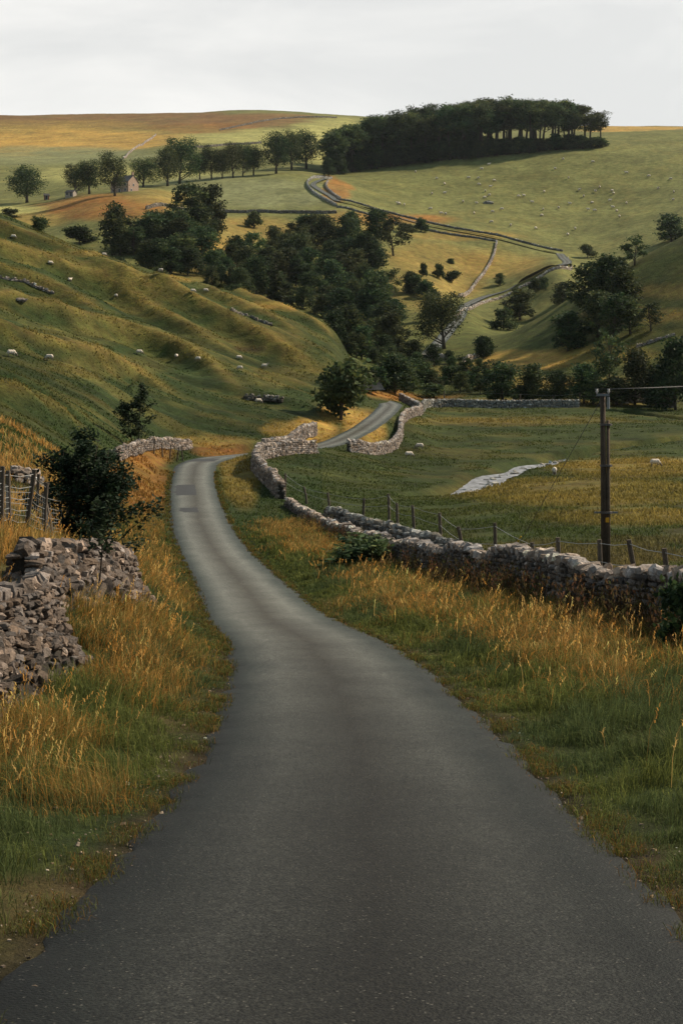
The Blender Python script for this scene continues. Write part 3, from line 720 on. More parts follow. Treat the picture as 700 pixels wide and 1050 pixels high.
# near left wall: a sound stretch and a collapsed stretch
def heap(label, pts, h, wid, L, base, seed, n, root=None):
    """a tumbled stretch of wall: stones lying over one another on a spread bank of rubble"""
    rnd = np.random.default_rng(seed); P = np.array([p[:2] for p in pts], float)
    S = np.concatenate([[0], np.cumsum(np.hypot(*np.diff(P, axis=0).T))]); tot = S[-1]
    f = lambda q: (pchip1(S, P[:, 0], q), pchip1(S, P[:, 1], q))
    def prof(q, o): return h * np.interp(q, [0, tot * .06, tot * .5, tot * .86, tot], [.08, 1, .95, .8, .05]) * (.72 + .56 * fbm(q / .9, o * 0 + seed, seed, 3)) * (1 - np.clip(np.abs(o) / wid, 0, 1) ** 2.6)
    def pos_(q, o):
        x, y = f(q); x2, y2 = f(np.minimum(q + .1, tot)); x0, y0 = f(np.maximum(q - .1, 0)); a = np.arctan2(y2 - y0, x2 - x0)
        return x - np.sin(a) * o, y + np.cos(a) * o, a
    mb = MB(); nq, no = max(int(tot / .2), 6), 13
    Q, O = np.meshgrid(np.linspace(0, tot, nq), np.linspace(-wid, wid, no), indexing='ij')
    X, Y, A = pos_(Q.ravel(), O.ravel()); Z = height(X, Y) + prof(Q.ravel(), O.ravel()) - .06
    i = np.arange(nq - 1)[:, None] * no + np.arange(no - 1)[None, :]
    mb.add(np.stack([X, Y, Z], -1), np.stack([i, i + no, i + no + 1, i + 1], -1).reshape(-1, 4), np.array([.04, .033, .026]))
    q = rnd.uniform(0, tot, n); o = np.clip(rnd.normal(0, .5, n), -1, 1) * wid * .98
    X, Y, A = pos_(q, o); Z = height(X, Y) + prof(q, o) - .03 + rnd.uniform(-.02, .06, n)
    sz = L * np.exp(rnd.normal(0, .32, n))[:, None] * np.stack([rnd.uniform(.9, 1.5, n), rnd.uniform(.6, 1., n), rnd.uniform(.35, .7, n)], -1)
    put_stones(mb, np.stack([X, Y, Z], -1), sz, A + rnd.normal(0, .7, n), stone_cols(n, base, rnd, .35), True, .32, rnd)
    org = Vector((*[float(v[0]) for v in f(np.array([0.]))], float(height(*f(np.array([0.])))[0])))
    if root is None: root = empty('stone_wall', org, 0, label, 'wall'); root['kind'] = 'thing'
    else: org = root.location
    link('rubble', mb.mesh('rubble', M_STONE, False, org), root)
LW1 = [atd(-62, 15.4), atd(-27, 17.0), atd(3, 18.3), atd(28, 19.3), atd(48, 20.6)]
LW2 = [atd(22, 23.2), atd(45, 24.4), atd(70, 25.8), atd(98, 27.3), atd(121, 29.2), atd(130, 31.0)]
LWC = np.array([.145, .112, .090])
_w = wall('collapsing dark dry stone wall standing closest on the left verge', LW1, h=.95, th=.5, L=.17, H=.095, base=LWC, cope=1.1, ruin=.24, seed=19)
heap('', [p + Vector((.18, -.05, 0)) for p in LW1], .6, .45, .125, LWC * .95, 19, 1300, _w)
_w = wall('tumbled wall end under the low leafy sapling on the left verge', LW2, h=.72, th=.6, L=.24, H=.125, base=LWC, cope=1.1, ruin=.3, seed=22)
heap('', [p + Vector((.15, -.25, 0)) for p in LW2], .5, .55, .17, LWC * .95, 20, 900, _w)
wall('distant broken wall scrap beyond the wire fence on the left', pxs([(12, 492), (24, 495), (38, 498)], 42), h=.45, th=.6, L=.3, H=.17, base=ST_PINK * .8, cope=1.2, ruin=.3, seed=21)
# middle and far walls
def farwall(label, l, dmin, h=.95, base=ST_PINK, seed=30, th=.7, L=.8, ruin=.12, dmax=2600, cope=1.25, H=.33):
    wall(label, pxs(l, dmin, dmax), h=h, th=th, L=L, H=H, base=base, cope=cope, ruin=ruin, detail=False, seed=seed, faces=1)
farwall('upper of the two stone walls that follow the far lane below the sheep pasture', [(345, 205), (372, 211), (400, 219), (440, 229), (475, 236), (515, 243), (548, 252), (576, 258)], 560, base=ST_GREY * .5, seed=31, cope=1.7, h=.6, H=.24)
farwall('lower of the two stone walls that follow the far lane below the sheep pasture', [(345, 213), (365, 217), (395, 227), (440, 237), (475, 243), (508, 248)], 540, base=ST_GREY * .55, seed=32, cope=1.7, h=.6, H=.24)
farwall('pinkish wall dropping down the golden slope from the far lane', [(509, 249), (506, 262), (498, 278), (488, 291), (470, 305)], 430, seed=33, base=ST_PINK * 1.1)
farwall('pale wall along the lower side of the distant road bend', [(466, 326), (480, 318), (500, 310), (530, 298), (552, 286), (570, 276), (582, 266)], 430, seed=34, base=ST_PINK * 1.1, h=.6)
farwall('dark wall on the outside of the tight bend left of the plantation', [(340, 184), (322, 183), (315, 189), (320, 197), (330, 204), (345, 212)], 600, seed=35, base=ST_GREY)
farwall('short wall on the inside of the tight bend left of the plantation', [(336, 187), (334, 191), (340, 199), (349, 205)], 600, seed=36, base=ST_PINK)
farwall('dark field wall below the grey green field, above the wooded gully', [(150, 215), (190, 217), (230, 218), (280, 218.5), (345, 219)], 560, seed=37, base=ST_DARK)
farwall('pinkish wall running diagonally up the moor above the farmhouse', [(127, 163), (140, 152), (160, 139)], 900, seed=38, base=ST_PINK * 1.1, h=1.3, L=1.4)
farwall('dark wall across the pale field behind the row of ridge trees', [(196, 153), (225, 150), (268, 147)], 850, seed=39, base=ST_DARK, h=1.3, L=1.4)
farwall('dark wall along the brow of the moor close to the skyline', [(225, 134), (262, 126), (300, 121.5), (345, 121)], 1100, seed=40, base=ST_DARK, h=1.2, L=1.6)
farwall('tumbled pale wall in the rough ground right of the branching tree', [(474, 378), (480, 370), (490, 367), (502, 364)], 260, seed=42, base=ST_PINK, L=.6, ruin=.3)
farwall('low pale wall at the foot of the branching tree in the valley', [(420, 371), (436, 370), (458, 370)], 255, seed=43, base=ST_PINK * .9, L=.6, ruin=.25, h=1.1)
farwall('row of rubble stones across the upper left hillside', [(-6, 284), (12, 288), (30, 292), (44, 298), (56, 302)], 150, seed=44, base=ST_PINK * .75, L=.32, ruin=.5, h=.25, H=.18, th=.45)
farwall('line of rubble across the steep slope at the right', [(652, 357), (664, 353), (678, 348), (692, 344)], 262, seed=45, base=ST_PINK * .8, L=.4, ruin=.5, h=.3, H=.2, th=.5)
farwall('dark broken wall low on the crest of the left spur', [(237, 318), (252, 325), (266, 330), (279, 335)], 150, seed=46, base=ST_DARK, L=.35, ruin=.35, h=.25, H=.2, th=.5)
farwall('dark wall beside the shaded trees at the right end of the stream field', [(640, 414), (665, 413), (690, 418)], 240, seed=47, base=ST_DARK, L=.6, ruin=.4, h=1.1)

# ------------------------------------------------------------------ boulders
def boulder(label, p, s, base=ST_PINK, seed=1, name='boulder'):
    import bmesh
    rnd = np.random.default_rng(seed); bm = bmesh.new(); bmesh.ops.create_icosphere(bm, subdivisions=3, radius=1)
    V = np.array([v.co for v in bm.verts]); Fc = np.array([[v.index for v in f.verts] for f in bm.faces]); bm.free()
    for k in range(9):
        n = rnd.normal(size=3); n /= np.linalg.norm(n); t = V @ n; lim = rnd.uniform(.55, .85)
        V = V - np.clip(t - lim, 0, None)[:, None] * n * .9
    V = V * (1 + .12 * rnd.normal(size=(len(V), 1))) * np.array(s)
    V[:, 2] += s[2] * .12
    o = link(name, mesh_np('boulder', V, Fc, M_STONE, stone_cols(len(V), base, rnd, .12), False), None, p)
    return tag(o, label, 'boulder')
boulder('large boulder lying alone in the far sheep pasture', at(500, 209, 650), (3.0, 2.0, 1.5), ST_GREY * .8, 1)
boulder('long flat brownish boulder on the left hillside below the rubble row', at(21, 310, 100), (1.25, .7, .36), ST_PINK * .6, 2)

# ------------------------------------------------------------------ trees and shrubs
LEAF = np.array([.047, .068, .027])
def crown_mesh(name, lobes, n, leaf, col=LEAF, seed=1, sig=.32, shell=.45, colvar=.3, up=.0):
    rnd = np.random.default_rng(seed)
    lob = np.array(lobes, float); vol = (lob[:, 3] * lob[:, 4] * lob[:, 5]) ** .75
    per = 22; nc = max(n // per, 4)
    which = rnd.choice(len(lob), nc, p=vol / vol.sum())
    dirs = rnd.normal(size=(nc, 3)); dirs /= np.linalg.norm(dirs, axis=1, keepdims=True)
    rr = shell + (1 - shell) * rnd.random(nc) ** .6
    cen = lob[which, :3] + dirs * lob[which, 3:6] * rr[:, None]
    tint = np.exp(rnd.normal(0, colvar, nc))
    idx = np.repeat(np.arange(nc), per); m = len(idx)
    mr = lob[which, 3:6].mean(1)[idx][:, None]
    p = cen[idx] + rnd.normal(0, 1, (m, 3)) * sig * mr * np.array([1, 1, .7])
    a = rnd.normal(size=(m, 3)); a[:, 2] *= .6; a /= np.linalg.norm(a, axis=1, keepdims=True)
    b = np.cross(a, rnd.normal(size=(m, 3))); b /= np.linalg.norm(b, axis=1, keepdims=True)
    sz = leaf * rnd.uniform(.6, 1.3, (m, 1))
    V = np.stack([p - a * sz * .6, p + b * sz * .33, p + a * sz * .6, p - b * sz * .33], 1).reshape(-1, 3)
    Fc = np.arange(m * 4).reshape(-1, 4)
    w = rnd.uniform(-.18, .18, m)[:, None] + (tint[idx][:, None] - 1) * .25
    c = col[None] * (tint[idx] * np.exp(rnd.normal(0, .18, m)))[:, None] * (1 + w * np.array([[1.1, .2, -.8]]))
    return mesh_np(name, V, Fc, M_LEAF, np.repeat(np.clip(c, .004, .5), 4, axis=0))

BARKC = np.array([.075, .06, .045])
def limbs_mesh(trunk_pts, r0, limbs, bark=BARKC, seed=1, twigs=0):
    rnd = random.Random(seed); mb = MB()
    n = len(trunk_pts)
    mb.tube(trunk_pts, [r0 * (1.25 if i == 0 else 1) * (1 - .75 * i / (n - 1)) for i in range(n)], bark, 8)
    for st, en in limbs:
        st = Vector(st); en = Vector(en); mid = (st + en) * .5 + Vector((rnd.uniform(-1, 1), rnd.uniform(-1, 1), rnd.uniform(-.2, .8))) * (en - st).length * .14
        r = r0 * rnd.uniform(.34, .5)
        mb.tube([st, mid, en], [r, r * .65, r * .2], bark, 6)
        for k in range(twigs):
            a = mid.lerp(en, rnd.random()); b = a + Vector((rnd.uniform(-1, 1), rnd.uniform(-1, 1), rnd.uniform(0, 1))) * (en - st).length * .35
            mb.tube([a, b], [r * .35, r * .1], bark, 5)
    return mb.mesh('trunk', M_BARK, True)

def tree_proto(kind, H, W, seed, style):
    """returns (trunk mesh, crown mesh) for a tree H tall and about W wide"""
    rnd = random.Random(seed); lobes = []; limbs = []
    lx, ly = rnd.uniform(-.05, .05) * H, rnd.uniform(-.05, .05) * H
    if style == 'broad':
        base = .16 * H; k = 15
        tp = [(0, 0, -.3), (lx * .3, ly * .3, .2 * H), (lx, ly, .5 * H), (lx, ly, .78 * H)]
        for i in range(k):
            a = i * 2.4 + rnd.random(); t = (i + .5) / k; zz = base + .12 * H + t * .62 * H
            rad = W * .5 * (1 - .75 * abs(t - .35) ** 1.2) * rnd.uniform(.35, .75)
            s = W * rnd.uniform(.15, .24)
            lobes.append((lx + math.cos(a) * rad, ly + math.sin(a) * rad, zz, s, s, s * .8))
        n, leaf, sig, col = 7000, .42, .38, LEAF
    elif style == 'tall':
        tp = [(0, 0, -.4), (lx * .4, ly * .4, .35 * H), (lx, ly, .65 * H), (lx * 1.3, ly * 1.3, .9 * H)]
        for i in range(11):
            a = i * 2.4 + rnd.random(); t = (i + .5) / 11; zz = .50 * H + t * .43 * H
            rad = W * .5 * (1 - .45 * t) * rnd.uniform(.3, .85); s = W * rnd.uniform(.15, .25)
            lobes.append((lx + math.cos(a) * rad, ly + math.sin(a) * rad, zz, s, s, s * .62))
        n, leaf, sig, col = 3800, .5, .38, LEAF * 1.25
    elif style == 'bushy':
        tp = [(0, 0, -.3), (lx, ly, .4 * H), (lx, ly, .8 * H)]
        for i in range(17):
            a = i * 2.4 + rnd.random(); t = (i + .5) / 17; zz = .12 * H + t * .78 * H
            rad = W * .5 * (1 - t ** 1.8 * .8) * rnd.uniform(.3, .8); s = W * rnd.uniform(.13, .22)
            lobes.append((lx + math.cos(a) * rad, ly + math.sin(a) * rad, zz, s, s, s * .85))
        n, leaf, sig, col = 4200, .38, .38, LEAF
    elif style == 'open':
        tp = [(0, 0, -.3), (lx * .5, ly * .5, .25 * H), (lx * 1.4, ly * 1.4, .5 * H), (lx * 2, ly * 2, .85 * H)]
        for i in range(14):
            a = i * 2.4 + rnd.random(); t = (i + .5) / 14; zz = .3 * H + t * .64 * H
            rad = W * .5 * (1 - .55 * t) * rnd.uniform(.45, 1.); s = W * rnd.uniform(.08, .16)
            lobes.append((lx + math.cos(a) * rad, ly + math.sin(a) * rad, zz, s, s, s * .75))
        n, leaf, sig, col = 1900, .34, .42, LEAF * 1.05
    elif style == 'conifer':
        tp = [(0, 0, -.3), (0, 0, .5 * H), (0, 0, .97 * H)]
        for i in range(26):
            t = (i + .5) / 26; a = i * 2.4; rad = W * .5 * (1 - t) * .6; s = W * (.05 + .17 * (1 - t))
            lobes.append((math.cos(a) * rad, math.sin(a) * rad, .08 * H + t * .9 * H, s, s, s * .55))
        n, leaf, sig, col = 3600, .36, .36, LEAF * .8
    else:   # shrub
        tp = [(0, 0, -.2), (lx, ly, .3 * H), (lx, ly, .65 * H)]
        for i in range(12):
            a = i * 2.4 + rnd.random(); t = rnd.random(); zz = .16 * H + t * .66 * H
            rad = W * .5 * (1 - .5 * t) * rnd.uniform(.2, .8); s = W * rnd.uniform(.14, .24)
            lobes.append((math.cos(a) * rad, math.sin(a) * rad, zz, s, s, s * .7 * min(1, H / W)))
        n, leaf, sig, col = 2600, .24 * max(W, 2) / 3.2, .4, LEAF * 1.05
    r0 = {'broad': .030, 'tall': .020, 'bushy': .022, 'open': .020, 'conifer': .018, 'shrub': .03}[style] * H
    for q in lobes:
        if rnd.random() < (.9 if style == 'open' else .55) and style not in ('conifer',):
            f = rnd.uniform(.25, .75) * min(1, q[2] / (.8 * H)); zz = max(.12 * H, q[2] - .22 * H) 
            j = min(zz / (.8 * H), .95) * (len(tp) - 1); a = int(j); v = Vector(tp[a]).lerp(Vector(tp[min(a + 1, len(tp) - 1)]), j - a)
            limbs.append((v, q[:3]))
    return limbs_mesh(tp, r0, limbs, seed=seed, twigs=3 if style == 'open' else 1), crown_mesh('crown', lobes, n, leaf, col, seed, sig)

PROTO = {}
KINDS = {'broad': (14., 12., 4), 'tall': (19., 9., 6), 'bushy': (8., 6.5, 5), 'open': (7.5, 6., 5), 'conifer': (9., 4., 1), 'shrub': (2.6, 3.4, 4)}
for kd, (H, W, nv) in KINDS.items():
    PROTO[kd] = [tree_proto(kd, H, W, 50 + 13 * i + len(kd) * 7, kd) for i in range(nv)]
NAME = {'broad': 'broadleaf_tree', 'tall': 'woodland_tree', 'bushy': 'bushy_tree', 'open': 'open_tree', 'conifer': 'conifer_tree', 'shrub': 'shrub'}
_cnt = {}
def tree(kind, p, hm, wm, label, group=None, cat=None):
    H, W, nv = KINDS[kind]; k = _cnt.get(kind, 0); _cnt[kind] = k + 1
    tm, cm = PROTO[kind][(k * 3 + k // 5) % nv]
    root = empty(NAME[kind], p, random.uniform(0, 6.28), label, cat or ('shrub' if kind == 'shrub' else 'tree'), group)
    root.scale = (1.22 * wm / W, 1.22 * wm / W, 1.04 * hm / H)
    link('trunk' if kind != 'shrub' else 'stems', tm, root); link('crown' if kind != 'shrub' else 'foliage', cm, root)
    return root
def ptree(kind, px, py, hpx, wpx, label, dmin, group=None, dmax=2600):
    p = at(px, py, dmin, dmax)
    return tree(kind, p, hpx * p.y / F, wpx * p.y / F, label, group)

# row of trees on the left ridge
for a in [
 ('broad', 28, 208, 36, 35, 'broad lone tree at the far left, apart from the ridge row', 600),
 ('broad', 77, 200, 30, 24, 'leafy tree left of the pair beside the farmhouse', 640),
 ('broad', 92, 199, 35, 28, 'round dark tree next to the farmhouse, second from the house', 640),
 ('broad', 118, 201, 42, 27, 'tall dark tree standing right in front of the farmhouse', 610),
 ('broad', 147, 192, 29, 26, 'round tree just right of the farmhouse', 650),
 ('broad', 172, 191, 38, 28, 'dark spreading tree at the left of the big clump on the ridge', 660),
 ('broad', 184, 189, 46, 32, 'tallest tree of the big clump on the ridge', 660),
 ('broad', 205, 184, 27, 17, 'small round headed tree right of the big ridge clump', 680),
 ('broad', 217, 184, 33, 19, 'slim tree second right of the big ridge clump', 680),
 ('broad', 228, 183, 30, 16, 'narrow tree in the middle of the ridge row', 690),
 ('broad', 239, 182, 35, 21, 'full tree in the middle of the ridge row with bare trunk below', 690),
 ('broad', 249, 181, 33, 16, 'narrow tree close behind its fuller neighbour in the ridge row', 690),
 ('broad', 260, 180, 30, 20, 'short round tree left of the biggest ridge row tree', 690),
 ('broad', 283, 178, 41, 30, 'biggest round crowned tree in the ridge row', 690),
 ('broad', 299, 174, 39, 25, 'tree second from the right end of the ridge row', 720),
 ('broad', 314, 173, 38, 30, 'tree at the right end of the ridge row, above the tight road bend', 720),
]: ptree(*a[:6], a[6], 'trees in the row on the ridge')
# plantation on the far hill
rr = random.Random(5)
top = lambda x: np.interp(x, [335, 350, 380, 420, 450, 480, 530, 580, 610, 622], [148, 133, 121, 116, 111, 108, 105, 106, 111, 122])
basey = lambda x: np.interp(x, [335, 345, 400, 500, 622], [182, 180, 171, 161, 150])
for row in range(4):
    nn = 25 if row < 2 else 18
    for i in range(nn):
        x = 341 + (617 - 341) * (i + rr.uniform(.1, .9)) / nn
        if row and (x > 606 or (x > 560 and row > 2)): continue
        by = basey(x) - 1 - row * 2.6
        p = at(x, by, 780, 1400)
        p2 = Vector(((x - CX) / F * (p.y), p.y, p.z))
        h = (by - top(x) + rr.uniform(-8, 4.5) - (2 if row == 0 else 0)) * p.y / F
        tree('tall', p2, h, rr.uniform(22, 33) * p.y / F * (1 if x < 575 else .75), 'tall bare stemmed tree in the dark hilltop plantation', 'trees of the hilltop plantation')
for i in range(52):
    x = 336 + (618 - 336) * (i + rr.random()) / 52
    p = at(x, basey(x) + .5 - rr.random() * 3, 760, 1400)
    hh = (np.interp(x, [336, 360, 450, 560, 618], [20, 22, 22, 17, 11]) * rr.uniform(.6, 1.05)) * p.y / F
    tree('bushy', p, hh, rr.uniform(15, 22) * p.y / F, 'dark low tree crowded along the lower edge of the hilltop plantation', 'low trees along the plantation edge')

for i in range(26):
    x = 338 + (490 - 338) * (i + rr.random()) / 26; p = at(x, basey(x) - 2 - rr.random() * 5, 770, 1400)
    tree('bushy', p, rr.uniform(24, 38) * p.y / F, rr.uniform(20, 30) * p.y / F, 'dense dark tree filling the left half of the hilltop plantation', 'dense trees of the plantation left half')
tree('shrub', atd(371, 223), 3.0, 5.2, 'dark bush closing the view beyond the second road bend, just behind the hawthorn')
# gully woodland
def inpoly(x, y, P):
    c = False; j = len(P) - 1
    for i in range(len(P)):
        if (P[i][1] > y) != (P[j][1] > y) and x < (P[j][0] - P[i][0]) * (y - P[i][1]) / (P[j][1] - P[i][1]) + P[i][0]: c = not c
        j = i
    return c
POLY = [([(240, 292), (268, 262), (300, 246), (345, 240), (372, 250), (388, 268), (378, 296), (398, 330), (396, 342), (345, 332), (300, 318), (250, 305)], 70, 330, (18, 38), 'dark bushy tree in the wooded gully below the golden slope', 'trees of the central wooded gully'),
        ([(165, 272), (235, 266), (268, 288), (250, 304), (195, 290)], 26, 330, (15, 28), 'low dark tree joining the two wooded gullies above the spur', 'low trees between the gullies'),
        ([(335, 318), (395, 322), (420, 366), (385, 384), (350, 362)], 14, 285, (16, 28), 'grey green tree crowded below the gully foot in the valley bottom', 'trees below the gully foot'),
        ([(392, 366), (470, 372), (515, 384), (505, 409), (440, 411), (402, 408)], 30, 226, (11, 24), 'olive green bush in the thicket of the valley bottom behind the straight wall', 'bushes of the valley bottom thicket'),
        ([(112, 262), (150, 244), (190, 240), (236, 250), (215, 268), (185, 285), (150, 279)], 30, 330, (24, 38), 'dark bushy tree in the left arm of the wooded gully, behind the spur', 'trees of the left gully arm')]
for P, n, dm, hr, lab, grp in POLY:
    k = 0; pts = []
    while k < n:
        x, y = rr.uniform(110, 518), rr.uniform(238, 412)
        if not inpoly(x, y, P) or any((x - a) ** 2 + (2 * (y - b)) ** 2 < 70 for a, b in pts): 
            if rr.random() < .99: continue
        pts.append((x, y)); k += 1
        hp = rr.uniform(*hr)
        ptree('bushy' if rr.random() < .85 else 'open', x, y, hp, hp * rr.uniform(.75, 1.0), lab, dm, grp)
for a in [
 ('bushy', 115, 262, 50, 30, 'upright dark tree at the head of the left gully', 330), ('shrub', 82, 250, 17, 32, 'low wide bush on the far side of the left spur', 330),
 ('open', 193, 240, 52, 44, 'thin branching tree standing above the left gully against the field', 400), ('bushy', 219, 240, 50, 32, 'leafy tree beside the branching tree at the top of the gully', 400),
 ('shrub', 39, 237, 16, 18, 'small bush alone on the skyline of the left spur', 200), ('shrub', 10, 224, 10, 22, 'flat bush at the far left behind the spur skyline', 330),
 ('shrub', 260, 234, 17, 17, 'round bush on the open slope below the field wall', 420), ('conifer', 283, 312, 45, 20, 'pointed conifer standing right behind the spur crest', 300),
 ('bushy', 357, 362, 48, 38, 'round grey green tree at the toe of the left spur', 280), ('bushy', 382, 330, 46, 36, 'very dark upright tree at the lower end of the gully', 330),
 ('bushy', 401, 366, 46, 36, 'dark oval tree above the thicket in the valley bottom', 280), ('broad', 455, 358, 56, 46, 'large branching tree alone in the valley middle', 300),
 ('bushy', 404, 404, 40, 46, 'dense round thicket behind the road bend', 225), ('bushy', 428, 398, 30, 38, 'grey green willow bush in the valley thicket', 250), ('shrub', 384, 402, 26, 28, 'bush at the left of the valley thicket', 222), ('shrub', 445, 408, 14, 26, 'low rounded bush before the straight wall', 248),
 ('shrub', 462, 392, 18, 24, 'low bush right of the valley thicket', 262), ('open', 478, 400, 34, 24, 'thin half bare tree left of the hedge of valley trees', 255), ('shrub', 495, 362, 17, 20, 'small dark bush beside the tumbled pale wall', 280),
 ('shrub', 434, 284, 14, 9, 'narrow dark bush on the golden slope, left of a pair', 420), ('shrub', 450, 286, 15, 12, 'brownish bush on the golden slope between two green ones', 420), ('shrub', 463, 290, 12, 16, 'round bush on the golden slope at the right of three', 420),
 ('shrub', 462, 271, 6, 8, 'tiny bush high on the golden slope', 450), ('shrub', 425, 302, 20, 22, 'pale bush low on the golden slope', 400), ('shrub', 437, 306, 18, 20, 'low tangled bush beside the pale one on the golden slope', 400),
 ('open', 403, 262, 38, 34, 'open crowned tree with forked trunk at the top of the gully', 430), ('shrub', 432, 238, 14, 14, 'dark round bush by the lower lane wall', 520), ('shrub', 417, 240, 11, 16, 'low bush left of the dark round one by the lane wall', 520), ('shrub', 361, 237, 15, 18, 'bush below the lane at the upper edge of the gully', 520),
 ('bushy', 533, 328, 32, 34, 'round headed bush tree below the distant road', 400), ('shrub', 516, 338, 22, 24, 'bush left of the round headed tree below the road', 390), ('shrub', 549, 300, 15, 14, 'dark bush in the field under the distant road', 450), ('shrub', 557, 298, 14, 10, 'smaller dark bush touching its neighbour under the distant road', 450), ('bushy', 577, 314, 24, 26, 'dark bush tree in the hollow below the road bend', 400),
 ('shrub', 602, 264, 13, 14, 'small lone bush at the bottom of the sheep pasture', 560),
 ('open', 650, 272, 30, 26, 'airy tree on the skyline of the right spur', 320), ('bushy', 688, 248, 28, 32, 'full dark tree at the top of the right spur, at the picture edge', 320), ('bushy', 618, 286, 22, 16, 'upright dark tree on the right spur skyline', 330), ('bushy', 634, 282, 17, 18, 'low dark tree between two taller ones on the right spur', 330),
 ('bushy', 604, 320, 50, 40, 'tree at the left of the dark clump on the right spur', 300), ('bushy', 622, 324, 60, 44, 'tallest tree in the dark clump on the right spur', 300), ('bushy', 642, 325, 48, 36, 'tree at the right of the dark clump on the right spur', 300),
 ('bushy', 582, 360, 40, 40, 'wide dark tree low on the right spur, beside the golden bank', 285), ('bushy', 612, 346, 46, 40, 'broad dark tree filling the lower middle of the clump on the right spur', 285), ('bushy', 646, 343, 36, 34, 'dark tree at the lower right of the clump on the right spur', 285), ('open', 628, 352, 48, 40, 'spreading tree with visible trunk below the dark clump', 280), ('open', 667, 340, 28, 26, 'small windswept tree alone on the right slope', 280),
 ('bushy', 515, 412, 40, 40, 'round tree at the left of the valley hedge, over the straight wall', 246), ('bushy', 547, 412, 38, 30, 'upright tree behind the middle of the straight wall', 246), ('bushy', 572, 413, 32, 34, 'low tree behind the right part of the straight wall', 246), ('bushy', 598, 414, 40, 34, 'dark tree by the right end of the straight wall', 246),
 ('open', 624, 413, 72, 38, 'tall thin tree rising right behind the utility pole', 246), ('bushy', 650, 415, 56, 36, 'dark tree right of the thin tree behind the pole', 246), ('bushy', 672, 417, 42, 40, 'low dark tree in the shaded corner of the valley', 246), ('bushy', 692, 424, 72, 42, 'dark tree at the right picture edge beyond the stream field', 240), ('shrub', 534, 412, 18, 22, 'bush filling the gap over the straight wall', 246), ('bushy', 608, 416, 26, 40, 'low thicket at the foot of the thin tree behind the pole', 246), ('bushy', 632, 418, 28, 40, 'dark undergrowth bush right of the pole', 246),
 ('shrub', 340, 312, 20, 26, 'dark bush at the right edge of the gully wood', 300), ('shrub', 300, 312, 9, 18, 'low bush lying on the spur crest', 240), ('shrub', 226, 296, 5, 8, 'tiny bush on the crest line of the left spur', 200),
]: ptree(*a[:6], a[6])
# reddish tinted hawthorn by the second bend
ptree('shrub', 349, 431, 58, 58, 'big round dark hawthorn bush beside the second road bend', 140)
tree('shrub', atd(372, 56), 1.35, 2.6, 'green nettle bush against the road side of the right wall')
ptree('shrub', 705, 672, 80, 60, 'dark bush at the right edge in front of the long wall', 15, None, 24.8)

# saplings near the road: bigger, separate leaves
def sapling(label, p, H, W, stems, nleaf, leaf, col, seed, low=.1):
    rnd = np.random.default_rng(seed); rr2 = random.Random(seed); mb = MB(); L = []
    root = empty('sapling', p, 0, label, 'sapling')
    for s in range(stems):
        a = s * 2.4 + rr2.random(); b = Vector((math.cos(a), math.sin(a), 0)) * W * rr2.uniform(.0, .28); t = b + Vector((rr2.uniform(-.1, .1) * W, rr2.uniform(-.1, .1) * W, H * rr2.uniform(.7, 1.)))
        if s == 0: b = Vector((0, 0, 0)); t = Vector((.06 * W, 0, H))
        m = b.lerp(t, .5) + Vector((rr2.uniform(-.06, .06) * W, 0, 0))
        mb.tube([b * .4 - Vector((0, 0, .1)), m, t], [H * .012, H * .008, H * .002], np.array([.045, .035, .025]), 6)
        for k in range(max(int(16 * 3 / stems), 7)):
            f = low + (1 - low) * rr2.random() ** .85; st = (b * .4).lerp(m, f * 2) if f < .5 else m.lerp(t, f * 2 - 1)
            a2 = rr2.uniform(0, 6.28); ln = W * .5 * (1.1 - .8 * f) * rr2.uniform(.5, 1.1)
            en = st + Vector((math.cos(a2) * ln, math.sin(a2) * ln, ln * rr2.uniform(.1, .8)))
            mb.tube([st, st.lerp(en, .5) + Vector((0, 0, .05 * ln)), en], [H * .004, H * .003, H * .001], np.array([.05, .04, .03]), 5)
            L.append((st, en))
    link('stems', mb.mesh('stems', M_BARK, True), root)
    A = np.array([l[0] for l in L]); B = np.array([l[1] for l in L]); w = rnd.choice(len(L), nleaf)
    f = rnd.random(nleaf)[:, None] ** .6; pp = A[w] * (1 - f) + B[w] * f + rnd.normal(0, W * .035, (nleaf, 3))
    a = rnd.normal(size=(nleaf, 3)); a[:, 2] = a[:, 2] * .5 - .2; a /= np.linalg.norm(a, axis=1, keepdims=True)
    b = np.cross(a, np.array([0, 0, 1]) + rnd.normal(0, .5, (nleaf, 3))); b /= np.linalg.norm(b, axis=1, keepdims=True)
    sz = leaf * rnd.uniform(.6, 1.3, (nleaf, 1))
    V = np.stack([pp - a * sz * .6, pp + b * sz * .3, pp + a * sz * .6, pp - b * sz * .3], 1).reshape(-1, 3)
    c = np.repeat(np.clip(col * np.exp(rnd.normal(0, .3, (nleaf, 1))), .004, .3), 4, axis=0)
    link('foliage', mesh_np('foliage', V, np.arange(nleaf * 4).reshape(-1, 4), M_LEAF, c), root)
SAP = np.array([.026, .040, .019])
sapling('big dark leafy bush by the wire fence on the left verge', atd(93, 36), 3.1, 3.3, 12, 15000, .11, SAP, 3, .05)
sapling('slender dark sapling rising from the tumbled pinkish wall', atd(142, 113), 5.2, 4.0, 2, 2600, .22, SAP * 1.1, 4, .12)
sapling('low leafy sapling growing out of the tumbled wall end', atd(100, 25.6), 1.75, 1.05, 1, 330, .12, SAP * 1.2, 5, .5)

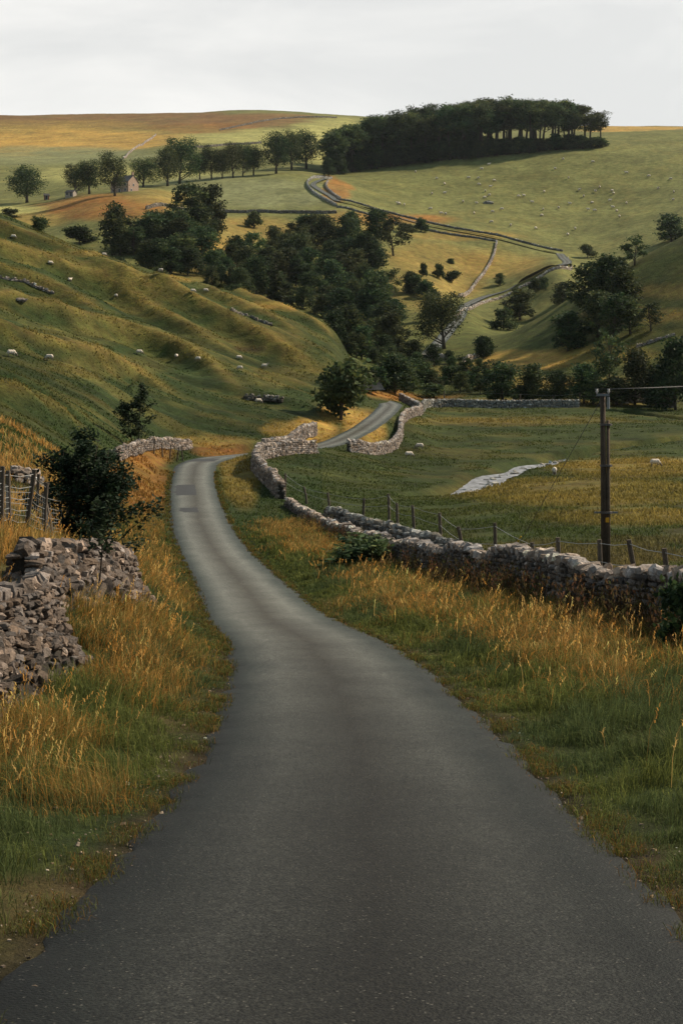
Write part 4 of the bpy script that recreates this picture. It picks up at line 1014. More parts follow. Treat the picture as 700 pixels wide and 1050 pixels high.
# ------------------------------------------------------------------ sheep
def sheep_mesh(grazing=True, seed=1):
    import bmesh
    bm = bmesh.new()
    def ball(c, s, rot=None, sub=3):
        M = Matrix.Translation(c) @ (rot or Matrix.Identity(4)) @ Matrix.Diagonal((*s, 1))
        bmesh.ops.create_icosphere(bm, subdivisions=sub, radius=1, matrix=M)
    ball((0, 0, .62), (.52, .25, .27)); ball((-.26, 0, .62), (.27, .26, .27)); ball((.28, 0, .63), (.26, .23, .26))
    if grazing:
        ball((.56, 0, .46), (.24, .105, .13), Matrix.Rotation(R(48), 4, 'Y')); ball((.74, 0, .20), (.17, .075, .09), Matrix.Rotation(R(62), 4, 'Y'), 2)
        ears = (.67, .32)
    else:
        ball((.56, 0, .80), (.24, .11, .14), Matrix.Rotation(R(-50), 4, 'Y')); ball((.76, 0, .96), (.17, .075, .095), Matrix.Rotation(R(20), 4, 'Y'), 2)
        ears = (.67, 1.03)
    for s in (-1, 1): ball((ears[0], s * .11, ears[1]), (.035, .085, .03), None, 2)
    ball((-.53, 0, .52), (.05, .05, .15), None, 2)
    for x in (-.36, .34):
        for s in (-1, 1):
            M = Matrix.Translation((x + (.02 if s > 0 else -.04), s * .13, .2))
            bmesh.ops.create_cone(bm, cap_ends=True, segments=8, radius1=.034, radius2=.055, depth=.44, matrix=M)
    me = bpy.data.meshes.new('tmp'); bm.to_mesh(me); bm.free()
    o = bpy.data.objects.new('tmp', me); COL.objects.link(o)
    md = o.modifiers.new('r', 'REMESH'); md.mode = 'VOXEL'; md.voxel_size = .03
    sm = o.modifiers.new('s', 'SMOOTH'); sm.iterations = 2
    dg = bpy.context.evaluated_depsgraph_get(); ev = o.evaluated_get(dg)
    m2 = bpy.data.meshes.new_from_object(ev)
    V = np.array([v.co for v in m2.vertices]); bpy.data.objects.remove(o); bpy.data.meshes.remove(me)
    n = fbm(V[:, 0] * 9 + V[:, 2] * 7, V[:, 1] * 9 + V[:, 2] * 5, seed, 3)
    fleece = sstep(.36, .42, V[:, 2]) * (1 - sstep(.60, .66, V[:, 0] + (0 if grazing else -.03)))
    V2 = V * (1 + .05 * (n - .5)[:, None] * fleece[:, None])
    m2.vertices.foreach_set('co', V2.astype(np.float32).ravel())
    a = m2.color_attributes.new('Col', 'FLOAT_COLOR', 'POINT')
    c = np.array([.16, .13, .11])[None] * (1 - fleece[:, None]) + np.array([.66, .56, .46])[None] * fleece[:, None]
    a.data.foreach_set('color', np.concatenate([c * (.8 + .4 * n[:, None]), np.ones((len(V), 1))], 1).astype(np.float32).ravel())
    m2.polygons.foreach_set('use_smooth', np.ones(len(m2.polygons), bool)); m2.materials.clear(); m2.materials.append(M_WOOL)
    m2.name = 'sheep'
    return m2
SH = [sheep_mesh(True, 1), sheep_mesh(False, 2)]
def sheep(px, py, label, rz, dmin=55, m=0, group=None, s=1., dmax=2600):
    p = at(px, py, dmin, dmax); o = link('sheep', SH[m], None, p); o.rotation_euler = (0, 0, rz); o.scale = (s, s, s)
    return tag(o, label, 'sheep', group)
G1 = 'sheep in the stream field'; G2 = 'sheep on the left hillside'; G3 = 'sheep on the far pasture'
for a in [(419, 470, 'sheep grazing by the winding wall, the nearer of two', .3, 0), (430, 461, 'sheep grazing by the winding wall, the farther of two', 2.9, 0), (568, 488, 'sheep facing away on the grass just right of the stream', 1.4, 0), (671, 479, 'pale sheep grazing alone on the golden grass beyond the pole', .2, 0)]:
    sheep(a[0], a[1], a[2], a[3], 70, a[4], G1, .8)
for a in [(143, 364, 'big woolly sheep grazing side on in the middle of the left hillside', .2, 0), (181, 368, 'white sheep right of the big one on the left hillside', 1.3, 0), (203, 371, 'small sheep grazing highest up the dark hollow of the left hillside', 2.6, 0), (12, 366, 'sheep at the left edge of the hillside', .5, 0), (51, 370, 'brownish sheep right of the one at the left edge', 3., 0), (245, 369, 'sheep above the scar, higher of the two under the spur', .3, 0), (246, 380, 'sheep below the scar, lower of the two under the spur', 2.8, 0), (271, 378, 'sheep lying right of the two below the scar', .1, 1), (265, 414, 'white sheep by the ruined wall stub', .4, 0),
          (107, 263, 'white sheep on the crest of the left spur', .3, 0), (165, 280, 'sheep far along the crest of the left spur', 2.7, 0), (72, 289, 'sheep standing in the green fold of the upper hillside', 1.0, 1), (198, 301, 'left sheep of the pair under the spur crest', .3, 0), (211, 300, 'right sheep of the pair under the spur crest', .2, 0), (14, 245, 'sheep on the top ridge at the far left', .1, 0), (52, 272, 'small sheep on the dry ridge of the upper hillside', .6, 0), (119, 306, 'sheep low in the fold under the upper ridges', 2.2, 0)]:
    sheep(a[0], a[1], a[2], a[3], 62, a[4], G2, .75, 300)
for i in range(64):
    x = rr.choice([rr.uniform(395, 690), rr.gauss(480, 25), rr.gauss(610, 40)]); y = rr.choice([rr.uniform(160, 250), rr.gauss(205, 14), rr.gauss(195, 12)])
    x = min(max(x, 380), 698); y = min(max(y, basey(min(x, 620)) + 9), np.interp(x, [380, 440, 520, 580, 640, 700], [203, 218, 232, 242, 236, 212]))
    sheep(x, y, 'tiny white sheep scattered over the far pasture below the plantation', rr.uniform(0, 6.28), 640, rr.randrange(2), G3, 1.7)

# ------------------------------------------------------------------ farmhouse and outbuildings
def house(label, p, rz, w, dp, h, roofh, nwin, chim=True, wallc=(.34, .24, .18), name='farmhouse'):
    root = empty(name, p, rz, label, 'house' if name == 'farmhouse' else 'shed')
    mb = MB(); c = np.array(wallc)
    mb.box((0, 0, h / 2 - .5), (w, dp, h + 1), c)
    for s in (-1, 1):
        x0, x1 = s * w / 2, s * (w / 2 - .35)
        V = [(x0, -dp / 2, h), (x0, dp / 2, h), (x0, 0, h + roofh), (x1, -dp / 2, h), (x1, dp / 2, h), (x1, 0, h + roofh)]
        mb.add(V, [(0, 1, 2, 2), (3, 5, 4, 4), (0, 2, 5, 3), (1, 4, 5, 2), (0, 3, 4, 1)], c)
    link('wall', mb.mesh('wall', M_STONE), root)
    rb = MB(); ov = .25; sl = np.array([.085, .08, .078])
    for s in (-1, 1):
        y0, z0 = s * (dp / 2 + ov), h - ov * roofh / (dp / 2) + .05
        V = [(-w / 2 - ov, y0, z0), (w / 2 + ov, y0, z0), (w / 2 + ov, 0, h + roofh + .05), (-w / 2 - ov, 0, h + roofh + .05)]
        V += [(a, b, q + .18) for a, b, q in V]
        rb.add(V, [(0, 1, 2, 3), (4, 7, 6, 5), (0, 4, 5, 1), (1, 5, 6, 2), (2, 6, 7, 3), (3, 7, 4, 0)], sl)
    roof = link('roof', rb.mesh('roof', M_STONE), root)
    if chim:
        for s in (-1, 1):
            cb = MB(); cb.box((s * (w / 2 - .5), 0, h + roofh + .6), (.7, .9, 1.5), c * .9); cb.box((s * (w / 2 - .5), 0, h + roofh + 1.42), (.85, 1.05, .16), c * .8)
            cb.tube([(s * (w / 2 - .5), 0, h + roofh + 1.45), (s * (w / 2 - .5), 0, h + roofh + 1.9)], .16, np.array([.3, .14, .08]))
            link('chimney', cb.mesh('chimney', M_STONE), roof)
    def opening(nm, x, y, z, ww, hh_, nrm):
        f = MB(); k = np.array([.6, .58, .53]); pane = np.array([.02, .022, .025])
        if nrm == 'y': f.box((x, y, z), (ww + .24, .12, hh_ + .24), k)
        else: f.box((x, y, z), (.12, ww + .24, hh_ + .24), k)
        fr = link(nm, f.mesh(nm, M_PLAIN), root); g = MB()
        if nrm == 'y': g.box((x, y - .04, z), (ww, .12, hh_), pane)
        else: g.box((x + .04, y, z), (.12, ww, hh_), pane)
        link('pane' if nm == 'window' else 'door_leaf', g.mesh('pane', M_METAL), fr)
    for i in range(nwin):
        x = -w / 2 + w * (i + .5) / nwin
        for z in ((1.3, 3.8) if h > 4 else (1.3,)):
            if i == nwin // 2 and z < 2: opening('door', x, -dp / 2, 1.0, 1.0, 2.0, 'y')
            else: opening('window', x, -dp / 2, z, 1.0, 1.2, 'y')
    if h > 4: opening('window', w / 2, 0, 3.8, .9, 1.1, 'x'); opening('window', w / 2, -dp / 5, 1.3, .9, 1.1, 'x')
    return root
p = at(126, 197, 640); house('stone farmhouse half hidden behind the dark trees on the left ridge', p + Vector((0, 6, 0)), R(-32), 11, 7.5, 5.2, 3.2, 3)
p = at(73, 202, 640); house('small stone outbuilding left of the farmhouse trees', p, R(-20), 4.6, 3.6, 2., 1.3, 2, False, (.32, .27, .22), 'outbuilding')
p = at(48, 205, 640); house('tiny reddish shed right of the lone tree at far left', p, R(10), 2.6, 2.4, 2.1, 1., 1, False, (.24, .1, .06), 'shed')
p = at(379, 330, 420); house('small reddish roofed hut among the trees at the gully foot', p, R(-15), 5, 4, 2.3, 1.5, 2, False, (.33, .2, .15), 'hut')

# ------------------------------------------------------------------ utility pole, guy wire, power line
pp = atd(619, 45)
def utility_pole():
    root = empty('utility_pole', pp, 0, 'weathered wooden utility pole behind the long wall on the right', 'utility pole')
    topz = -(403 - YH) / F * 45 - pp.z
    w = np.array([.085, .06, .042]); dk = np.array([.05, .04, .032]); gal = np.array([.30, .31, .31])
    mb = MB(); mb.tube([(0, 0, -.5), (-.02, 0, topz * .5), (-.05, 0, topz)], [.10, .092, .082], w * .75, 12)
    link('pole', mb.mesh('pole', M_WOOD, True), root)
    mb = MB(); mb.tube([(.135, -.02, -.5), (.128, -.02, topz * .4), (.115, -.02, topz - .86)], [.065, .06, .056], w * 1.2, 10)
    link('splint_post', mb.mesh('splint_post', M_WOOD, True), root)
    mb = MB(); mb.box((-.06, -.1, topz - .06), (.40, .08, .08), gal * .45); link('crossarm', mb.mesh('crossarm', M_METAL), root)
    for x in (-.25, .12):
        mb = MB(); mb.tube([(x, -.1, topz - .02), (x, -.1, topz + .05), (x, -.1, topz + .09), (x, -.1, topz + .13)], [.02, .045, .03, .04], np.array([.45, .42, .38]), 8)
        link('insulator', mb.mesh('insulator', M_METAL, True), root)
    mb = MB(); mb.tube([(.11, -.1, topz - .12), (.11, -.1, topz - .5)], [.045, .05], gal * .6, 10); link('fuse_box', mb.mesh('fuse_box', M_METAL), root)
    for z in (topz - 1.0, topz - 2.3, topz - 3.78):
        mb = MB(); mb.tube([(.055, -.01, z - .03), (.055, -.01, z + .03)], [.195, .195], np.array([.06, .05, .045]), 14); link('band', mb.mesh('band', M_METAL), root)
    mb = MB(); mb.box((.06, -.02, topz - 3.78), (.75, .05, .05), gal * .4); link('step_bar', mb.mesh('step_bar', M_METAL), root)
    mb = MB(); mb.box((.06, -.215, topz - 4.0), (.11, .012, .15), np.array([.62, .30, .02])); link('warning_plate', mb.mesh('warning_plate', M_PLAIN), root)
    return topz
TOPZ = utility_pole()
a = pp + Vector((-.06, -.02, TOPZ - .15)); b = atd(525, 56)
gw = empty('guy_wire', b, 0, 'thin guy wire from the pole top to the field, with yellow guard at its foot', 'guy wire')
mb = MB(); mb.tube([Vector((0, 0, -.2)), a - b], .012, np.array([.06, .06, .06]), 6); link('wire', mb.mesh('wire', M_METAL, True), gw)
mb = MB(); u_ = (a - b).normalized(); mb.tube([u_ * .1, u_ * 1.45], .028, np.array([.5, .3, .02]), 8); link('guard_tube', mb.mesh('guard_tube', M_PLAIN, True), gw)
lab = ('thin power line leaving the pole top towards the right edge, front wire', 'thin power line leaving the pole top towards the right edge, rear wire')
for x, l in ((-.25, lab[0]), (.12, lab[1])):
    s0 = pp + Vector((x, -.1, TOPZ + .12)); e0 = Vector((pp.x + 42, pp.y + 30 + x, pp.z + TOPZ + 5.5)); mb = MB()
    pts = [s0.lerp(e0, t) - Vector((0, 0, 1.1 * 4 * t * (1 - t))) for t in np.linspace(0, 1, 24)]
    mb.tube([q - s0 for q in pts], .005, np.array([.16, .15, .14]), 6)
    tag(link('power_line', mb.mesh('power_line', M_METAL, True), None, s0), l, 'power line', 'power lines on the pole')

# ------------------------------------------------------------------ fences
def fence(label, posts, wires, seed, name='wire_fence', net=False, thin=()):
    """posts: (point, height, radius, lean x, lean y)"""
    rnd = random.Random(seed); root = empty(name, posts[0][0], 0, label, 'fence'); o = posts[0][0]; tops = []
    for i, (p, h, r, lx, ly) in enumerate(posts):
        b = p - o; t = b + Vector((lx * h, ly * h, h)); mb = MB(); k = rnd.uniform(.8, 1.25)
        mb.tube([b - Vector((0, 0, .3)), b.lerp(t, .5) + Vector((rnd.uniform(-.02, .02), 0, 0)), t], [r, r * .97, r * .92], np.array([.10, .078, .058]) * k, 8)
        link('post', mb.mesh('post', M_WOOD, False), root); tops.append((b, t))
    for f in wires:
        mb = MB(); pts = []
        for i in range(len(tops)):
            q = tops[i][0].lerp(tops[i][1], f) - Vector((0, .07, 0)); pts.append(q)
            if i < len(tops) - 1: pts.append(q.lerp(tops[i + 1][0].lerp(tops[i + 1][1], f) - Vector((0, .07, 0)), .5) - Vector((0, 0, .04)))
        mb.tube(pts, .006 if net else .009, np.array([.27, .27, .26]), 5); link('wire', mb.mesh('wire', M_METAL), root)
    if net:
        for i in range(len(tops) - 1):
            mb = MB()
            for t in np.linspace(.06, .94, 8):
                a0 = tops[i][0].lerp(tops[i + 1][0], t); a1 = tops[i][1].lerp(tops[i + 1][1], t)
                mb.tube([a0.lerp(a1, wires[0] - .02) - Vector((0, .07, 0)), a0.lerp(a1, wires[-2] + .02) - Vector((0, .07, 0))], .004, np.array([.25, .25, .24]), 4)
            for z in (.29, .47, .65):
                mb.tube([tops[i][0].lerp(tops[i][1], z) - Vector((0, .07, 0)), tops[i + 1][0].lerp(tops[i + 1][1], z) - Vector((0, .07, 0))], .005, np.array([.25, .25, .24]), 4)
            link('netting', mb.mesh('netting', M_METAL), root)
fl = [(-22, 25.5, 1.3, .0), (1, 27.5, 1.25, .03), (11, 28.5, 1.2, -.04), (25, 29.5, 1.35, .16), (45, 31.5, 1.3, .05), (57, 33, 1.25, -.22), (63, 36, 1.2, .22)]
fence('leaning wooden post and wire netting fence on the left bank', [(atd(x, d), h, .055, lx, 0) for x, d, h, lx in fl], (.2, .38, .56, .74, .93), 3, net=True)
fl = [(39, 41, 1.3, .02), (52, 44, 1.2, -.05), (70, 48, 1.2, .05), (104, 58, 1.3, .05), (120, 66, 1.2, -.04)]
fence('line of old fence posts continuing behind the big dark bush', [(atd(x, d), h, .05, lx, 0) for x, d, h, lx in fl], (.5, .9), 4)
fl = [(292, 94, 1.5, .03), (315, 90, 1.1, -.2), (338, 84, 1.2, -.1), (372, 79, 1.2, .05), (399, 74, 1.6, -.03), (408, 71, 1.3, -.05), (425, 67, 1.35, -.08), (452, 60, 1.4, -.05), (478, 53, 1.4, -.22), (507, 47, 1.85, .0), (548, 41, 1.35, -.06), (576, 38, 1.5, -.08), (617, 36, 1.45, -.05), (655, 32, 1.5, -.16), (689, 29.5, 1.45, -.12), (740, 27.5, 1.4, 0)]
fence('post and wire fence just behind the long right wall', [(atd(x, d), h, .062 if d < 50 else .075, lx, 0) for x, d, h, lx in fl], (.62, .94), 5)
fl = [(455, 250, 1.9, 0), (533, 244, 1.9, 0), (567, 243, 1.8, 0), (594, 243, 2.2, 0)]
fence('few tall posts with wire along the straight far wall', [(atd(x, d), h, .11, lx, 0) for x, d, h, lx in fl], (.95,), 6)
fl = [(158, 118, 1.3, .05), (167, 119, 1.25, -.05), (174, 120, 1.3, .1), (181, 121, 1.2, .2), (188, 122, 1.2, -.15)]
fence('crooked short fence posts beside the tumbled pinkish wall', [(atd(x, d), h, .06, lx, 0) for x, d, h, lx in fl], (.8,), 7)

# ------------------------------------------------------------------ GRASS
def blades(P, h, w, az, bend, c0, c1, name, seedhead=None):
    n = len(P)
    dx, dy = np.cos(az), np.sin(az)
    fx = RNG.uniform(0, 6.28, n); sx, sy = np.cos(fx) * w * .5, np.sin(fx) * w * .5
    B = P; M_ = P + np.stack([dx * bend * h * .25, dy * bend * h * .25, h * .55], -1); T = P + np.stack([dx * bend * h * .85, dy * bend * h * .85, h * np.maximum(1 - .35 * bend, .3)], -1)
    S = np.stack([sx, sy, 0 * sx], -1)
    V = np.stack([B - S, B + S, M_ - S * .8, M_ + S * .8, T], 1).reshape(-1, 3)
    i = np.arange(n)[:, None] * 5
    Fc = np.stack([i + np.array([0, 1, 3]), i + np.array([0, 3, 2]), i + np.array([2, 3, 4])], 1).reshape(-1, 3)
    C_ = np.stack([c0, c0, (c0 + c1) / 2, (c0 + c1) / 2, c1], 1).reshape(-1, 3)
    return V, Fc, C_
def near_wall_mask(X, Y):
    m = np.ones(len(X), bool)
    for w, r in WALLP:
        dd, _, _ = seg_dist(X, Y, w); m &= dd > r
    return m
WALLP = [(W1, .33), (W2, .35), (W3, .38), (W4, .38), (W5, .38), (LW1, .7), (LW2, .7)]
def verge(side, n, d0, d1, e0, e1):
    d = np.exp(RNG.uniform(math.log(d0), math.log(d1), n)); e = RNG.uniform(e0, e1, n)
    x = road_x(d) + side * (HW + e); k = near_wall_mask(x, d); return x[k], d[k], e[k]
def dryness(x, d, e, side):
    nz = fbm(x / 1.6, d / 2.4, 501, 4); big = fbm(x / 6, d / 9, 511, 3)
    if side < 0: b = .28 + .12 * sstep(9, 20, d) + .10 * sstep(.2, 1.4, e)
    else: b = .30 + .22 * sstep(.9, 2.2, e) - .03 * sstep(0, 1, 1 - d / 30.)
    return np.clip((nz * .6 + big * .4 - .5) * 5 + (b - .38) * 4.2 + .35, 0, 1)
G_A = np.array([.048, .064, .018]); G_B = np.array([.16, .165, .042]); G_C = np.array([.040, .062, .028])
D_A = np.array([.13, .072, .020]); D_B = np.array([.62, .28, .058]); D_C = np.array([.66, .43, .15])
def mixc(a, b, t): return a[None] * (1 - t[:, None]) + b[None] * t[:, None]
allV, allF, allC = {}, {}, {}
def put(key, V, Fc, C_):
    allV.setdefault(key, []); allF.setdefault(key, []); allC.setdefault(key, [])
    off = sum(len(v) for v in allV[key]); allV[key].append(V); allF[key].append(Fc + off); allC[key].append(C_)
for side, n1, n2, n3, e1 in ((-1, 200000, 150000, 1300, 3.6), (1, 270000, 210000, 1500, 4.6)):
    # short green sward, thinner where the verge meets the tarmac
    x, d, e = verge(side, n1, 3.2, 72, -.12, e1)
    k = RNG.random(len(x)) < sstep(-.15, .35, e + .35 * (fbm(x * 1.3, d * 1.3, 521, 3) - .5)) * np.where((side < 0) & (d < 11), sstep(.0, 1.0, e), 1)
    x, d, e = x[k], d[k], e[k]; dr = dryness(x, d, e, side); n = len(x)
    tus = fbm(x / .45, d / .45, 571, 3); h = (.06 + .15 * sstep(.1, 1.2, e)) * RNG.uniform(.5, 1.5, n) * (.35 + 1.5 * sstep(.3, .7, tus)); w = np.maximum(.0045, d * .00042) * RNG.uniform(.7, 1.4, n)
    tint = np.exp(RNG.normal(0, .3, n))[:, None]
    g = mixc(G_A, G_B, np.clip(RNG.normal(.35, .3, n), 0, 1)); g = g * (1 - .5 * (fbm(x / 3, d / 3, 541, 3) > .52)[:, None]) + G_C * (.5 * (fbm(x / 3, d / 3, 541, 3) > .52)[:, None])
    dd_ = mixc(D_A, D_B, RNG.random(n)); sel = (RNG.random(n) < dr * .45)[:, None]
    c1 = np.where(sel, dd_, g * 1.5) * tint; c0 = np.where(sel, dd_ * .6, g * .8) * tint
    P = np.stack([x, d, height(x, d) - .015], -1)
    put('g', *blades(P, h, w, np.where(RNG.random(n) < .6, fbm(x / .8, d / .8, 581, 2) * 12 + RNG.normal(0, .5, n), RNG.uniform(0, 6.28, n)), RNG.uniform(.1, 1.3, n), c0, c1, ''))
    # longer tawny grass, in drifts
    x, d, e = verge(side, n2, 5, 78, .15, e1 + 1.)
    dr = dryness(x, d, e, side); k = RNG.random(len(x)) < dr ** 1.3 * sstep(.1, .7, e)
    x, d, e, dr = x[k], d[k], e[k], dr[k]; n = len(x)
    tus = sstep(.32, .68, fbm(x / .6, d / .6, 591, 3)); h = RNG.uniform(.16, .5, n) * (.5 + .5 * dr) * (.45 + .95 * tus); w = np.maximum(.0032, d * .00032) * RNG.uniform(.7, 1.4, n)
    c1 = mixc(D_B, D_C, RNG.random(n)) * np.exp(RNG.normal(0, .35, n))[:, None] * (.7 + .6 * fbm(x / 1.4, d / 1.4, 611, 3))[:, None]; gm = (RNG.random(n) < .36)[:, None]
    c1 = np.where(gm, G_B * 1.2, c1); c0 = mixc(D_A, G_A, RNG.random(n))
    az = np.where(RNG.random(n) < .75, fbm(x / 1.1, d / 1.1, 601, 2) * 9 - 4.5 + RNG.normal(.1, .45, n), RNG.uniform(0, 6.28, n))
    P = np.stack([x, d, height(x, d) - .02], -1)
    put('d', *blades(P, h, w, az, RNG.uniform(.15, 1.15, n), c0, c1, ''))
    # standing seed stalks
    x, d, e = verge(side, n3, 8, 62, .7, e1 + .6)
    dr = dryness(x, d, e, side); k = RNG.random(len(x)) < .15 + .85 * dr
    x, d = x[k], d[k]; n = len(x); h = RNG.uniform(.4, .8, n); az = RNG.normal(.1, 1.2, n); bd = RNG.uniform(.1, .7, n)
    P = np.stack([x, d, height(x, d) - .02], -1); c1 = mixc(D_B * 1.05, D_C, RNG.random(n)) * np.exp(RNG.normal(0, .2, n))[:, None]
    w = np.maximum(.0045, d * .00032)
    put('s', *blades(P, h, w, az, bd, c1 * .7, c1, ''))
    for q in range(5):
        tip = P + np.stack([np.cos(az) * bd * h * (.55 + .07 * q), np.sin(az) * bd * h * (.55 + .07 * q), h * (.72 + .06 * q) * np.maximum(1 - .30 * bd, .3)], -1)
        put('s', *blades(tip, np.full(n, .055), w * 2.6, RNG.uniform(0, 6.28, n), RNG.uniform(.4, 1.2, n), c1, c1 * 1.05, ''))
# short worn turf creeping over the edges of the tarmac
for side in (-1, 1):
    n = 30000; d = np.exp(RNG.uniform(math.log(4.5), math.log(110), n)); e = RNG.normal(.02, .10, n) + .22 * (fbm(d / .35, d * 0 + side, 631, 3) - .5); k = (e > -.2) & (RNG.random(n) < sstep(.35, .6, fbm(d / .5, d * 0 + 3 + side, 641, 4))); d, e = d[k], e[k]; n = len(d)
    x = road_x(d) + side * (HW + e); z = np.maximum(height(x, d), road_z(d) - .02) - .004
    c1 = np.where((RNG.random(n) < .3)[:, None], mixc(np.array([.10, .080, .03]), D_B * .45, RNG.random(n)), mixc(G_A, G_B, RNG.random(n))) * np.exp(RNG.normal(0, .3, n))[:, None]
    put('g', *blades(np.stack([x, d, z], -1), RNG.uniform(.02, .10, n) * (1 + d / 60), np.maximum(.004, d * .0004), RNG.uniform(0, 6.28, n), RNG.uniform(.4, 1.4, n), c1 * .6, c1, ''))
# dark red brown docks and willowherb standing against the long wall
x, d, e = verge(1, 9000, 20, 75, 2.6, 5.2)
wd_, _, _ = seg_dist(x, d, W1); k = (wd_ < .4 + 1.1 * RNG.random(len(x)) ** 2) & (fbm(x / .7, d / .7, 621, 3) > .44); x, d = x[k], d[k]; n = len(x)
h = RNG.uniform(.5, 1.05, n); az = RNG.uniform(0, 6.28, n); bd = RNG.uniform(.05, .5, n); c1 = mixc(np.array([.11, .05, .028]), np.array([.055, .06, .02]), RNG.random(n)) * np.exp(RNG.normal(0, .35, n))[:, None]
P = np.stack([x, d, height(x, d) - .02], -1); put('s', *blades(P, h, np.maximum(.008, d * .0004), az, bd, c1 * .7, c1, ''))
for q in range(7):
    tip = P + np.stack([RNG.normal(0, .04, n), RNG.normal(0, .04, n), h * RNG.uniform(.2, .95, n)], -1)
    put('s', *blades(tip, np.full(n, .11), np.full(n, .035), RNG.uniform(0, 6.28, n), RNG.uniform(.5, 1.3, n), c1, c1 * 1.1, ''))
# bank behind the left wall and along the fence
n = 60000; d = np.exp(RNG.uniform(math.log(14), math.log(80), n)); x = road_x(d) - HW - RNG.uniform(3, 12, n); k = near_wall_mask(x, d); x, d = x[k], d[k]; n = len(x)
dr = np.clip((fbm(x / 2, d / 3, 551, 4) - .45) * 5 + .3 * (1 - sstep(5, 9, road_x(d) - HW - x)), 0, 1); sel = RNG.random(n) < dr * .8
h = np.where(sel, RNG.uniform(.2, .6, n), RNG.uniform(.1, .3, n)); c1 = np.where(sel[:, None], mixc(D_B, D_C, RNG.random(n)), mixc(G_A, G_B, RNG.random(n)) * 1.2) * np.exp(RNG.normal(0, .3, n))[:, None]
put('d', *blades(np.stack([x, d, height(x, d) - .02], -1), h, d * .0005, RNG.uniform(0, 6.28, n), RNG.uniform(.1, 1., n), c1 * .5, c1, ''))
# field tussocks further out, in the colour of the land they grow on
n = 330000; d = np.exp(RNG.uniform(math.log(40), math.log(300), n)); x = RNG.uniform(-.33, .33, n) * (d + 12)
k = near_wall_mask(x, d) & ((np.abs(x - road_x(d)) > HW + .25) | (d > 216)); sd, _, _ = seg_dist(x, d, STREAM); k &= sd > 3.2
fr, _, _ = seg_dist(x, d, FAR_ROAD); k &= fr > 2.2; k &= fbm(x / 3.5, d / 3.5, 561, 4) > .40 + .14 * sstep(90, 150, d) - .1 * RNG.random(n)
x, d = x[k], d[k]; n = len(x)
lc = land_colour(x, d); tint = np.exp(RNG.normal(0, .28, n))[:, None]; isd = ((lc[:, 0] > lc[:, 1] * 1.1)[:, None])
h = RNG.uniform(.07, .24, n) * np.where(isd[:, 0], 1.5, 1.) * (1 + .3 * sstep(100, 250, d)); w = d * .00075 * RNG.uniform(.6, 1.5, n)
put('f', *blades(np.stack([x, d, height(x, d) - .03], -1), h, w, RNG.uniform(0, 6.28, n), RNG.uniform(.2, 1.2, n), lc * tint * 1.35, lc * tint * 1.9, ''))
for key, nm in (('g', 'verge_grass'), ('d', 'dry_grass'), ('s', 'seed_stalk_grass'), ('f', 'field_grass')):
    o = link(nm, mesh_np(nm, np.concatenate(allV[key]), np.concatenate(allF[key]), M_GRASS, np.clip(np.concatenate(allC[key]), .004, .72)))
    tag(o, kind='stuff')
# loose chippings along the edge of the tarmac
mb = MB(); n = 1700
d = np.exp(RNG.uniform(math.log(5), math.log(40), n)); sd = np.where(RNG.random(n) < .6, -1, 1); e = np.abs(RNG.normal(0, .35, n)) - .12
e = np.where((sd < 0) & (d < 13), e * 1.6, e)
x = road_x(d) + sd * (HW + e); z = np.where(e < .1, road_z(d) - .02, height(x, d))
s = RNG.uniform(.004, .014, n) * np.where(RNG.random(n) < .06, 2.2, 1)
put_stones(mb, np.stack([x, d, z + s * .2], -1), np.stack([s * 1.4, s, s * .7], -1), RNG.uniform(0, 6.28, n), stone_cols(n, np.array([.22, .16, .11]), RNG, .4), False, .4)
tag(link('gravel', mb.mesh('gravel', M_STONE)), kind='stuff')
# stones in the stream bed
mb = MB(); n = 110; t = RNG.uniform(_L[1], _L[7], n); x = np.interp(t, _L, _P[:, 0]) + RNG.normal(0, .6, n); y = np.interp(t, _L, _P[:, 1]) + RNG.normal(0, .6, n)
s = RNG.uniform(.12, .38, n); put_stones(mb, np.stack([x, y, height(x, y) + s * .2 + .12], -1), np.stack([s * 1.4, s, s * .7], -1), RNG.uniform(0, 6.28, n), stone_cols(n, ST_GREY, RNG, .4), False, .3)
tag(link('pebbles', mb.mesh('pebbles', M_STONE)), kind='stuff')

# ------------------------------------------------------------------ air
_b = np.array([v.co for v in bpy.data.objects['ground'].data.vertices][::7]); _lo, _hi = _b.min(0) - (60, 60, 2.5), _b.max(0) + (60, 60, 25)
mb = MB(); mb.box((_lo + _hi) / 2, _hi - _lo, np.array([1, 1, 1])); M_AIR, _nt, _nd, _lk = new_mat('air')
_o = _nd.new('ShaderNodeOutputMaterial'); _v = _nd.new('ShaderNodeVolumePrincipled'); _v.inputs['Color'].default_value = (.85, .92, 1, 1); _v.inputs['Density'].default_value = .000022; _v.inputs['Anisotropy'].default_value = .3
_lk.new(_v.outputs[0], _o.inputs['Volume'])
tag(link('haze', mb.mesh('haze', M_AIR)), kind='stuff')
